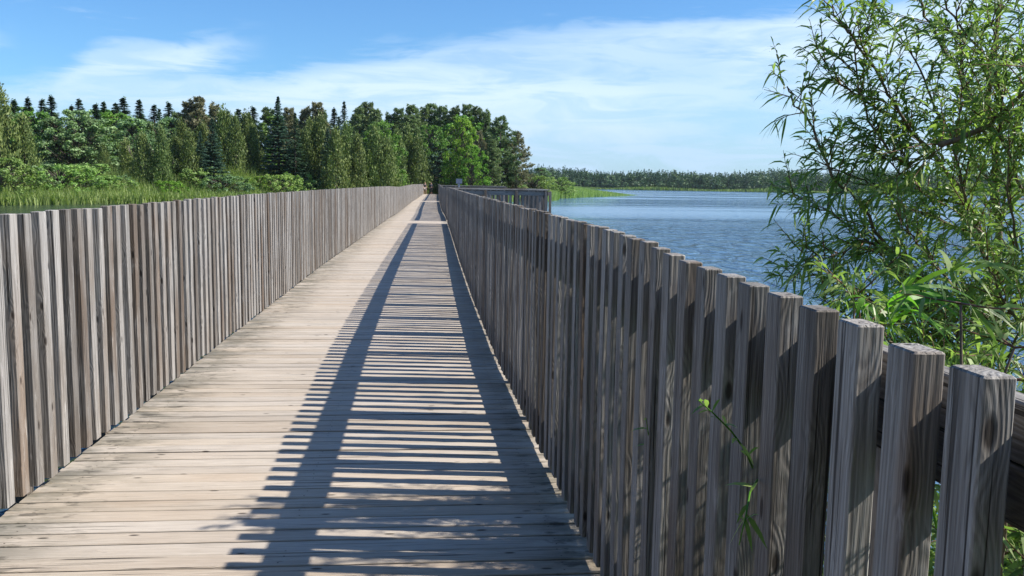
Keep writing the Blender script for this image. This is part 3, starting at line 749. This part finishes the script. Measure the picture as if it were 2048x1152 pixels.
reed = MB(); Pr = scatter(120000, (5, 66, 128, 262), -1.5, 16); Pr = Pr[:30000]; blades(reed, Pr, np.interp(Pr[:, 0], [14, 24, 36, 46, 56], [1.5, 1.9, 1.5, .8, .35]), .05, g, .2)
tag(reed.build('reeds', M_REED), 'green reeds on the low point running into the lake', kind='stuff')
reed = MB(); Pf = scatter(160000, (60, 520, 540, 660), -2, 7, 1)[:42000]; blades(reed, Pf, 2.1 + .7 * np.sin(Pf[:, 0] * .09), .30, g, .25)
tag(reed.build('reeds', M_REED), 'pale green reed fringe along the far shore', kind='stuff')

# ------------------------------------------------------------------ far woods (stuff)
fwood = MB()
def far_tree(x, y, z, h, r, kind):
    h *= 1.0 + .12 * math.sin(x * .021 + 1) + .10 * math.sin(x * .083) + .08 * math.sin(x * .31 + y * .1)
    n = 90 if kind else 110
    if kind == 0:       # conifer
        t_ = g.uniform(0, 1, n) ** .8; az = g.uniform(0, 6.283, n); rr = r * (1 - t_) ** .8 * g.uniform(.6, 1.1, n) + .1
        C = np.column_stack([x + rr * np.cos(az), y + rr * np.sin(az), z + .3 + t_ * h]); sz = g.uniform(.5, 1.05, n) * (1 - .6 * t_)
        A = unit(np.column_stack([np.cos(az), np.sin(az), g.uniform(-.5, .5, n)])); tone = g.uniform(0, .35)
    else:
        dd = rdir(n, g); C = np.array([x, y, z + h * .55]) + dd * np.array([r, r, h * .45]) * g.uniform(.6, 1.0, (n, 1)); sz = g.uniform(.4, .9, n)
        A = unit(np.cross(dd, rdir(n, g))); tone = g.uniform(.4, .9)
    B = unit(np.cross(A, rdir(n, g))) * (sz * .6)[:, None]
    diamonds(fwood, C, A * sz[:, None], B, np.clip(tone + g.normal(0, .12, n), 0, 1))
for k in range(2300):
    x = g.uniform(60, 560); d = g.uniform(0, 1); y = float(np.interp(x, [60, 98, 218, 330, 520, 760], [640, 630, 577, 560, 540, 520])) + 7 + d * 55
    far_tree(x, y, -.3 + d, (g.uniform(9.8, 13.2) + 1.6 * d), g.uniform(1.7, 2.8) if k % 4 else 3.2, 0 if k % 4 else 1)
for k in range(420):
    x = g.uniform(60, 560); y = float(np.interp(x, [60, 98, 218, 330, 520, 760], [640, 630, 577, 560, 540, 520])) + g.uniform(4, 9)
    far_tree(x, y, -.5, g.uniform(3, 7.5), g.uniform(1.8, 3.2), 1)
tag(fwood.build('far_woods', M_FARTREE), 'dark wooded far shore across the lake', kind='stuff')

# ------------------------------------------------------------------ willow by the near fence
g = np.random.default_rng(12)
W_LIMB = []; W_TWIG = MB(); W_LEAF = MB()
def leaf_blades(mb, P, D, L, W, g, droop=.35, tone=None):
    """slender folded blades: base P, direction D, length L, half width W"""
    n = len(P); D = unit(D); side = unit(np.cross(D, unit(np.array([0, 0, 1.]) + g.normal(0, .7, (n, 3)))))
    dn = np.array([0, 0, -1.]); S = (0, .3, .65, 1.0); Wd = (.25, 1.0, .8, 0)
    tw = g.normal(0, .35, (n, 1)); nr = np.cross(side, D)
    rows_ = []
    for s, wd in zip(S, Wd):
        c = P + D * (L * s)[:, None] + dn * (droop * L * s * s)[:, None]
        sd = side + nr * tw * s
        if wd > 0: rows_ += [c - sd * (W * wd)[:, None], c + sd * (W * wd)[:, None]]
        else: rows_.append(c)
    V = np.stack(rows_, 1).reshape(-1, 3); b = np.arange(n) * 7 + mb.n
    for q in ((0, 1, 3, 2), (2, 3, 5, 4)): mb.f += [tuple(r) for r in np.stack([b + k for k in q], 1).tolist()]
    mb.f += [tuple(r) for r in np.stack([b + 4, b + 5, b + 6], 1).tolist()]
    mb.v.append(V); mb.bc.append(V.copy()); mb.rn.append(np.repeat(g.uniform(0, 1, n) if tone is None else tone, 7)); mb.n += len(V)

def twig(p, d, L, g, leaf=.102, dens=1.0, up_=.1):
    n = max(4, int(L / .05)); pts = [p]; d = unit(np.array(d, float))
    for i in range(n):
        d = unit(d + g.normal(0, .09, 3) + np.array([0, 0, up_ * .12])); p = p + d * L / n; pts.append(p)
    pts = np.array(pts); tube(W_TWIG, pts, np.linspace(.0026 + L * .0018, .0009, len(pts)), 4)
    m_ = int(L / .0120 * dens)
    if m_ < 2: return
    s = np.sort(g.uniform(.10, 1.0, m_)); i = np.clip((s * n).astype(int), 0, n - 1); f = s * n - i
    P = pts[i] * (1 - f[:, None]) + pts[i + 1] * f[:, None]; T = unit(pts[i + 1] - pts[i])
    D = unit(T * .75 + rdir(m_, g) * .75 + np.array([0, 0, .12]))
    Ln = leaf * g.uniform(.55, 1.25, m_) * (1 - .3 * s)
    leaf_blades(W_LEAF, P, D, Ln, Ln * g.uniform(.050, .078, m_), g, .55)

WB = np.array([3.0, 4.05, gz(3.0, 4.05)])
def limb(pxs, r0, r1, dens=1.0, start=None, tl=(.22, .5), bare=.0, leaf=.102, step=.029):
    """a branch through image directions at real distances; pxs = (px, py, distance)"""
    P = [np.array(start)] if start is not None else []
    P += [at_fwd(*q) for q in pxs]; P = np.array(P)
    t0 = np.arange(len(P)); tt = np.linspace(0, len(P) - 1, (len(P) - 1) * 5 + 1)
    Q = np.column_stack([np.interp(tt, t0, P[:, k]) for k in range(3)])
    for _ in range(2): Q[1:-1] = (Q[:-2] + Q[1:-1] * 2 + Q[2:]) / 4
    Q[1:-1] += g.normal(0, .006, Q[1:-1].shape)
    W_LIMB.append((Q, np.linspace(r0 * .62, r1 * .8, len(Q))))
    L = np.linalg.norm(np.diff(Q, axis=0), axis=1); cum = np.concatenate([[0], np.cumsum(L)]); tot = cum[-1]
    s = bare * tot
    while s < tot:
        p = np.array([np.interp(s, cum, Q[:, k]) for k in range(3)]); i = min(len(Q) - 2, int(np.searchsorted(cum, s))); T = unit(Q[i + 1] - Q[i])
        fr_ = s / tot
        d = unit(T * .8 + rdir(1, g)[0] * .8 + np.array([0, 0, .25]))
        if g.uniform() < dens: twig(p, d, g.uniform(*tl) * (1.1 - .55 * fr_), g, leaf)
        s += step * g.uniform(.6, 1.5)
    twig(Q[-1], Q[-1] - Q[-2], tl[0], g, leaf)
    return Q
s1 = limb([(1975, 760, 4.9), (1992, 600, 4.9), (1996, 450, 4.9), (1988, 300, 4.85), (1975, 200, 4.8), (1992, 60, 4.7), (2015, -160, 4.6)], .035, .012, .55, WB, bare=.35)
limb([(1960, 800, 4.8), (1985, 560, 4.7), (1941, 411, 4.6), (1869, 311, 4.5), (1791, 233, 4.4), (1741, 211, 4.35), (1686, 172, 4.3), (1650, 125, 4.2)], .024, .004, .75, WB, bare=.42)
limb([(1985, 420, 4.9), (1997, 300, 4.85), (1924, 161, 4.8), (1869, 67, 4.7), (1841, 5, 4.6), (1815, -90, 4.5)], .020, .006, .75, s1[18], bare=.15)
limb([(1900, 700, 4.7), (1800, 540, 4.5), (1719, 405, 4.35), (1660, 352, 4.3), (1625, 250, 4.25), (1596, 215, 4.2), (1574, 175, 4.15), (1562, 158, 4.1)], .017, .003, .66, WB, bare=.5, tl=(.18, .42), step=.026)
limb([(1880, 640, 4.7), (1760, 490, 4.6), (1680, 440, 4.5), (1620, 402, 4.4), (1580, 390, 4.3)], .014, .003, .9, WB, bare=.25, tl=(.2, .45), step=.022)
limb([(1850, 700, 4.6), (1740, 590, 4.5), (1650, 548, 4.4), (1590, 555, 4.35)], .014, .003, .85, WB, bare=.25, tl=(.16, .38), step=.026)
limb([(1880, 650, 4.6), (1740, 470, 4.4), (1660, 520, 4.3), (1600, 500, 4.25)], .012, .003, .9, WB, bare=.2, tl=(.2, .42), step=.019)
limb([(1820, 262, 4.4), (1770, 170, 4.3), (1720, 95, 4.2), (1680, 40, 4.15), (1655, 8, 4.1)], .012, .003, .85, None, tl=(.18, .38))
limb([(1869, 311, 4.5), (1800, 330, 4.4), (1740, 250, 4.3), (1700, 120, 4.25), (1740, 20, 4.2)], .012, .003, .8, None, tl=(.18, .38), step=.022)
limb([(1960, 480, 4.7), (1840, 420, 4.6), (1760, 380, 4.5), (1700, 350, 4.4), (1650, 330, 4.3)], .012, .003, .85, None, tl=(.18, .4))
limb([(1941, 411, 4.6), (1860, 400, 4.5), (1790, 330, 4.4), (1730, 290, 4.35)], .012, .003, .8, None, tl=(.2, .4))
for q in [[(1996, 450, 4.9), (2030, 300, 4.8), (2060, 150, 4.7), (2080, -30, 4.6)], [(1975, 700, 4.6), (2060, 560, 4.4), (2110, 400, 4.3), (2130, 200, 4.2)],
          [(1988, 300, 4.85), (1940, 200, 4.7), (1915, 80, 4.6), (1920, -60, 4.5)], [(1990, 520, 4.7), (1930, 420, 4.4), (1905, 300, 4.2), (1930, 150, 4.1)],
          [(1980, 640, 4.6), (1900, 560, 4.3), (1840, 500, 4.2), (1800, 440, 4.1)], [(1985, 660, 4.6), (2040, 520, 4.3), (2010, 380, 4.1), (2030, 250, 4.0)],
          [(1960, 740, 4.4), (1870, 650, 4.2), (1800, 620, 4.1), (1740, 600, 4.0)], [(1990, 760, 4.3), (2040, 660, 4.1), (2070, 560, 4.0)], [(1940, 760, 4.4), (1900, 640, 4.1), (1850, 560, 4.0), (1820, 520, 3.9)],
          [(1920, 800, 4.4), (1800, 690, 4.2), (1700, 640, 4.1), (1650, 590, 4.0)], [(1992, 380, 4.8), (1880, 240, 4.6), (1840, 140, 4.5), (1790, 60, 4.4)],
          [(2000, 200, 4.8), (1960, 100, 4.6), (1890, 20, 4.5), (1860, -100, 4.4)], [(2080, 700, 4.3), (2000, 600, 4.0), (1960, 500, 3.9)], [(2060, 420, 4.4), (2010, 300, 4.2), (1985, 120, 4.1), (1990, 0, 4.0)]]:
    limb(q, .013, .003, .85, None, tl=(.2, .42))
# upper crown above the frame (it throws the dappled shade on the deck)
for k in range(8):
    a = np.array([g.uniform(2.0, 3.7), g.uniform(1.5, 3.9), 0]); a[2] = 1.55 + (a[0] - 2.0) * .55 + g.uniform(0, .3); b_ = a + np.array([g.uniform(-.3, .9), g.uniform(-.7, .3), g.uniform(.2, .7)])
    Q = np.linspace(a, b_, 8) + g.normal(0, .03, (8, 3)); W_LIMB.append((Q, np.linspace(.014, .003, 8)))
    for j in range(24): twig(Q[g.integers(0, 8)], rdir(1, g)[0] + [0, 0, .4], g.uniform(.25, .5), g, .08)
for a in ((2.4, 3.2), (3.3, 3.0), (2.9, 2.2), (2.2, 2.3)):
    Q = np.linspace(WB, [a[0], a[1], 2.7], 12) + g.normal(0, .03, (12, 3)); W_LIMB.append((Q, np.linspace(.028, .010, 12)))
# low sprays between the willow and the fence
for k in range(30):
    a = np.array([g.uniform(1.15, 2.6), g.uniform(.1, 3.1), 0]); a[2] = gz(a[0], a[1]); b_ = a + np.array([g.uniform(-.3, .4), g.uniform(-.4, .4), g.uniform(1.1, 1.75)])
    Q = np.linspace(a, b_, 9) + g.normal(0, .02, (9, 3)); W_LIMB.append((Q, np.linspace(.009, .003, 9)))
    for j in range(26): twig(Q[g.integers(2, 9)], rdir(1, g)[0] + [0, 0, .4], g.uniform(.18, .42), g)
for k in range(46):
    X_ = g.uniform(1.08, 1.95); a = np.array([X_, g.uniform(.3, min(X_ / .47, 2.7)), 0]); a[2] = gz(a[0], a[1]); b_ = np.array([a[0] + g.uniform(-.1, .25), a[1] + g.uniform(-.25, .1), g.uniform(.95, 1.36)])
    Q = np.linspace(a, b_, 9) + g.normal(0, .02, (9, 3)); W_LIMB.append((Q, np.linspace(.007, .003, 9)))
    for j in range(24): twig(Q[g.integers(3, 9)], rdir(1, g)[0] * [1, 1, .6] + [.15, 0, .1], g.uniform(.12, .28), g, .09)
wl = empty('willow_tree', (0, 0, 0), 'leafy willow overhanging the lake-side fence at the right edge', 'tree')
mb = MB()
for Q, rr in W_LIMB: tube(mb, Q, rr, 7)
mb.build('trunk', M_WBARK, wl, True); W_TWIG.build('twigs', M_TWIG, wl, True); W_LEAF.build('leaves', M_WILLOW, wl)

# reed plants with long bright leaves
def reed_fan(o_px, ends, base, label, wid=.010, mat=None, arch=.05):
    """a reed whose leaves leave the stem near one point and sweep to the given tips"""
    mat = mat or M_BLADE
    o = at_fwd(*o_px); base = np.array(base, float); root = empty('reed_plant', tuple(base), label, 'plant', 'long-leaved reed plants by the fence')
    Q = np.linspace(base, o, 10); Q[:, 2] += .06 * np.sin(np.linspace(0, math.pi, 10)); mb = MB(); tube(mb, Q - base, np.linspace(.005, .0022, 10), 6); mb.build('stem', mat, root, True)
    lf = MB()
    for j, e in enumerate(ends):
        a = o + g.normal(0, .012, 3) - np.array([0, 0, .02 * (j % 3)]); b_ = at_fwd(*e); L = np.linalg.norm(b_ - a); d = unit(b_ - a)
        side = unit(np.cross(d, unit(np.array([0, -.35, 1.]) + g.normal(0, .35, 3)))); n = 9; V = []; F = []; ww0 = wid * g.uniform(.7, 1.15); tw = g.normal(0, .5)
        nr = np.cross(side, d)
        for i in range(n + 1):
            q = i / n; c = a + d * L * q + np.array([0, 0, arch * 4 * q * (1 - q) * L / .3]); w = ww0 * min(1, .25 + q * 4) * (1 - q ** 2.2) + .0004
            sd = side * math.cos(tw * q) + nr * math.sin(tw * q); V += [c - base - sd * w, c - base + sd * w]
        for i in range(n): F.append((2 * i, 2 * i + 1, 2 * i + 3, 2 * i + 2))
        lf.add(V, F, None, g.uniform(0, 1))
    lf.build('leaves', mat, root); return root
reed_fan((1772, 604, 2.55), [(1892, 596, 2.5), (1965, 622, 2.55), (1985, 634, 2.6), (1935, 655, 2.4), (1908, 700, 2.35), (1880, 664, 2.3), (1955, 606, 2.7), (1850, 640, 2.3), (1925, 690, 2.45), (1842, 668, 2.4), (1940, 640, 2.8), (1900, 628, 2.5)],
         (1.55, 1.9, -.5), 'bright yellow-green reed leaves fanned over the fence top below the willow', .0085)
reed_fan((1722, 600, 2.7), [(1684, 604, 2.7), (1736, 588, 2.7), (1700, 590, 2.7), (1745, 612, 2.65), (1690, 622, 2.7), (1760, 640, 2.7), (1712, 640, 2.65), (1745, 655, 2.65)],
         (1.5, 2.2, -.5), 'short pale reed shoot just left of the bright fan of reed leaves', .0075)
reed_fan((1770, 640, 3.1), [(1850, 560, 3.0), (1905, 530, 3.0), (1990, 560, 3.1), (2010, 578, 3.0), (1880, 600, 2.9), (1775, 560, 3.1), (1800, 530, 3.2), (1930, 548, 3.3), (1840, 610, 2.9)],
         (2.0, 2.2, -.5), 'dark arching reed with long leaves behind the bright fan', .0105, M_LEAFY, .09)
reed_fan((1905, 545, 3.0), [(2050, 515, 2.8), (2060, 560, 2.9), (1960, 505, 3.0), (2040, 590, 2.8), (1985, 600, 2.9), (1870, 500, 3.1), (2010, 545, 2.9)],
         (2.2, 1.7, -.5), 'tall reed with pale arching leaves at the right edge', .0095, M_REED, .07)
# shoots pushed through the near fence
def shoot(pts, label, nl=9, leaf=.045):
    P = np.array([at_fwd(*p) for p in pts]); root = empty('willow_shoot', tuple(P[0]), label, 'plant', 'green shoots poking through the fence')
    Q = P - P[0]; mb = MB(); tube(mb, Q, np.linspace(.0025, .001, len(Q)), 5); mb.build('stem', M_BLADE, root, True)
    lf = MB(); s = g.uniform(.1, 1, nl) * (len(Q) - 1); B_ = np.column_stack([np.interp(s, np.arange(len(Q)), Q[:, k]) for k in range(3)])
    D = rdir(nl, g) + unit(Q[-1] - Q[0]) * .6; Ln = leaf * g.uniform(.6, 1.3, nl); leaf_blades(lf, B_, D, Ln, Ln * .09, g, .4); lf.build('leaves', M_WILLOW, root)
shoot([(1505, 935, 1.78), (1490, 900, 1.68), (1462, 862, 1.60), (1425, 825, 1.56), (1396, 800, 1.54)], 'thin green shoot with narrow leaves poking through the near fence', 14, .038)
shoot([(1515, 960, 1.80), (1500, 985, 1.68), (1492, 1030, 1.62), (1478, 1090, 1.58)], 'drooping green blades hanging through the near fence', 9, .055)
shoot([(1300, 900, 2.75), (1297, 870, 2.66), (1292, 835, 2.60)], 'small lone leafy tip poking through the fence further along', 4, .05)
# undergrowth below the near fence
ug = MB(); n = 5200
x = g.uniform(.85, 4.2, n); y_ = g.uniform(-1.2, 4.8, n); P = np.column_stack([x, y_, ground_z(np.column_stack([x, y_])) - .02])
blades(ug, P, .62, .007, g, .5, 3)
tag(ug.build('grass', M_SHRUB), 'green grass and weeds below the near end of the lake-side fence', kind='stuff')
ul = MB()
for k in range(420):
    c = np.array([g.uniform(.86, 2.4), g.uniform(-.6, 3.6), 0]); c[2] = gz(c[0], c[1]) + g.uniform(.15, .75); n = 9
    leaf_blades(ul, np.repeat(c[None], n, 0) + g.normal(0, .03, (n, 3)), rdir(n, g) + [0, 0, .3], g.uniform(.06, .12, n), g.uniform(.006, .012, n), g, .3)
tag(ul.build('undergrowth', M_LEAFY), 'leafy undergrowth behind the near balusters', kind='stuff')

# ------------------------------------------------------------------ end of the boardwalk: path, rail fences, people, dog
pth = MB(); V = []; F = []
for i, y in enumerate(np.linspace(133.6, 152, 12)):
    for s_ in (-1, 1): V.append((.1 + (i * .02) + s_ * 1.3, y, -.03 + .004 * i))
for i in range(11): F.append((2 * i, 2 * i + 1, 2 * i + 3, 2 * i + 2))
pth.add(V, F); tag(pth.build('path', plain_mat('packed_dirt', (.12, .095, .07), .95, 3, .3)), 'earth path beyond the boardwalk', kind='structure')
def rail_fence(p0, p1, label, rails=(.45, .85, 1.2), mat=M_RAIL):
    root = empty('rail_fence', tuple(p0), label, 'fence', 'low rail fences at the boardwalk\'s end'); p0 = np.array(p0, float); d = np.array(p1, float) - p0; L = np.linalg.norm(d); d /= L
    for i in range(int(L / 2.2) + 1):
        mb = MB(); board(mb, d * i * 2.2 + np.array([0, 0, .5]), 1.5, .12, .12, (0, 0, 1), d); mb.build('post', mat, root)
    for z in rails:
        mb = MB(); board(mb, d * L / 2 + np.array([0, -.08, z]), L, .12, .04, d, (0, 0, 1)); mb.build('rail', mat, root)
A = at_fwd(738, 400, 128); B = at_fwd(838, 400, 133)
rail_fence((A[0], A[1], -.02), (B[0], B[1], .1), 'dark horizontal rail fence in the shade left of the boardwalk\'s end', (.5, .9, 1.3))
rail_fence((XR(134) - .25, 133.7, -.05), (XR(134) + 1.4, 134.3, -.05), 'short slatted rail fence closing the right side of the boardwalk\'s end', (.3, .6, .9, 1.2, 1.45))

SKIN = plain_mat('skin', (.42, .25, .18), .6, 10, .05); BLACK = plain_mat('black_cloth', (.015, .015, .02), .8, 20, .3); DARKC = plain_mat('dark_cloth', (.04, .045, .06), .85, 20, .3)
HAIR = plain_mat('brown_hair', (.10, .05, .03), .6, 30, .3); SHORT = plain_mat('pale_shorts', (.45, .38, .36), .8, 20, .2); DOGF = plain_mat('dog_fur', (.42, .36, .28), .9, 20, .5)
def skinned(name, verts, edges, radii, mat, parent, sub=1):
    me = bpy.data.meshes.new(name); me.from_pydata(verts, edges, []); o = bpy.data.objects.new(name, me); link(o)
    md = o.modifiers.new('s', 'SKIN'); sv = me.skin_vertices[0].data if me.skin_vertices else None
    if sv is None:
        bpy.context.view_layer.objects.active = o; sv = me.skin_vertices[0].data
    for v, r in zip(sv, radii): v.radius = (r, r)
    sv[0].use_root = True
    s = o.modifiers.new('u', 'SUBSURF'); s.levels = s.render_levels = sub
    dg = bpy.context.evaluated_depsgraph_get(); m2 = bpy.data.meshes.new_from_object(o.evaluated_get(dg)); bpy.data.objects.remove(o)
    m2.materials.clear(); m2.materials.append(mat); m2.polygons.foreach_set('use_smooth', [True] * len(m2.polygons))
    o2 = bpy.data.objects.new(name, m2); return link(o2, parent)
def person(loc, rot, label, shirt, legs_cloth, hair, stride=.18, sleeves=False):
    root = empty('person', loc, label, 'person'); root.rotation_euler[2] = rot
    s = stride
    V = [(0, 0, .92), (0, 0, 1.12), (0, 0, 1.36), (0, -.01, 1.48), (0, -.01, 1.56), (0, -.015, 1.66),       # pelvis..head
         (.10, 0, .88), (.11, -s * .6, .50), (.11, -s * .7, .09), (.11, -s * .7 - .12, .04), (-.10, 0, .88), (-.11, s * .4, .50), (-.11, s * .9, .11), (-.11, s * .9 - .1, .04),
         (.17, 0, 1.40), (.24, .05, 1.15), (.25, -.05, .92), (.25, -.08, .84), (-.17, 0, 1.40), (-.24, -.02, 1.15), (-.25, -.14, .95), (-.25, -.18, .88)]
    E_ = [(0, 1), (1, 2), (2, 3), (3, 4), (4, 5), (0, 6), (6, 7), (7, 8), (8, 9), (0, 10), (10, 11), (11, 12), (12, 13), (2, 14), (14, 15), (15, 16), (16, 17), (2, 18), (18, 19), (19, 20), (20, 21)]
    Rr = [.14, .12, .15, .055, .085, .085, .085, .058, .04, .035, .085, .058, .04, .035, .055, .04, .03, .035, .055, .04, .03, .035]
    skinned('body', V, E_, Rr, SKIN, root)
    g_ = lambda n: V[n]
    skinned('shirt', [V[0], V[1], V[2], (.17, 0, 1.40), (.22, .03, 1.25), (-.17, 0, 1.40), (-.22, -.01, 1.25)], [(0, 1), (1, 2), (2, 3), (3, 4), (2, 5), (5, 6)], [.155, .135, .165, .068, .055, .068, .055], shirt, root)
    if sleeves:
        for sd_ in ((14, 15, 16), (18, 19, 20)): skinned('sleeve', [V[q] for q in sd_], [(0, 1), (1, 2)], [.07, .055, .045], shirt, root)
    lv = .62 if legs_cloth[1] else .25
    skinned('shorts' if legs_cloth[1] else 'trousers', [V[0], (.10, 0, .86), (.11, -s * .5, lv), (-.10, 0, .86), (-.11, s * .4, lv)], [(0, 1), (1, 2), (0, 3), (3, 4)], [.15, .10, .075, .10, .075], legs_cloth[0], root)
    skinned('hair', [(0, .01, 1.70), (0, .05, 1.62), (0, .07, 1.50)], [(0, 1), (1, 2)], [.085, .08, .045], hair, root)
    return root
py_ = 122.0
Pp = at_fwd(850, 380, py_); person((Pp[0], Pp[1], DZ(py_)), .15, 'person in a black top and pale shorts walking at the boardwalk\'s far end', BLACK, (SHORT, True), HAIR)
Pq = at_fwd(862, 380, 126); person((Pq[0], Pq[1], DZ(py_)), 3.04, 'person in dark clothes beside the walker in pale shorts', DARKC, (BLACK, False), HAIR, .1, True)
Pd = at_fwd(843.5, 385, 121.0); dg_ = empty('dog', (Pd[0] + .1, Pd[1], DZ(py_)), 'small pale dog beside the walker at the far end', 'dog'); dg_.rotation_euler[2] = .3; dg_.scale = (.8, .8, .8)
skinned('body', [(0, .22, .46), (0, 0, .46), (0, -.22, .48), (0, -.34, .60), (0, -.42, .66), (0, -.52, .64),
                 (.08, .24, .42), (.09, .20, .26), (.09, .27, .15), (.09, .24, .02), (-.08, .24, .42), (-.09, .20, .26), (-.09, .27, .15), (-.09, .24, .02),
                 (.08, -.22, .42), (.08, -.22, .20), (.08, -.24, .02), (-.08, -.22, .42), (-.08, -.22, .20), (-.08, -.24, .02), (0, .33, .52), (0, .45, .64)],
        [(0, 1), (1, 2), (2, 3), (3, 4), (4, 5), (0, 6), (6, 7), (7, 8), (8, 9), (0, 10), (10, 11), (11, 12), (12, 13), (2, 14), (14, 15), (15, 16), (2, 17), (17, 18), (18, 19), (0, 20), (20, 21)],
        [.10, .10, .13, .08, .075, .04, .07, .045, .03, .03, .07, .045, .03, .03, .055, .035, .03, .055, .035, .03, .03, .02], DOGF, dg_)

# ------------------------------------------------------------------ thin summer haze over the lake
hm = bpy.data.materials.new('haze_air'); hm.use_nodes = True; ht = NT(hm.node_tree); ht.n.clear()
ho = ht.node('ShaderNodeOutputMaterial'); pv = ht.node('ShaderNodeVolumePrincipled'); pv.inputs['Color'].default_value = (.72, .86, 1.0, 1); pv.inputs['Density'].default_value = .00007
pv.inputs['Anisotropy'].default_value = .2; ht.l.new(pv.outputs[0], ho.inputs['Volume'])
x0, x1, y0, y1, z0, z1 = -2600, 2600, -400, 3700, -4.5, 26
hz = MB(); hz.add([(x0, y0, z0), (x1, y0, z0), (x1, y1, z0), (x0, y1, z0), (x0, y0, z1), (x1, y0, z1), (x1, y1, z1), (x0, y1, z1)], [(3, 2, 1, 0), (4, 5, 6, 7), (0, 1, 5, 4), (1, 2, 6, 5), (2, 3, 7, 6), (3, 0, 4, 7)])
tag(hz.build('haze', hm), 'thin bluish haze over the lake', kind='stuff')
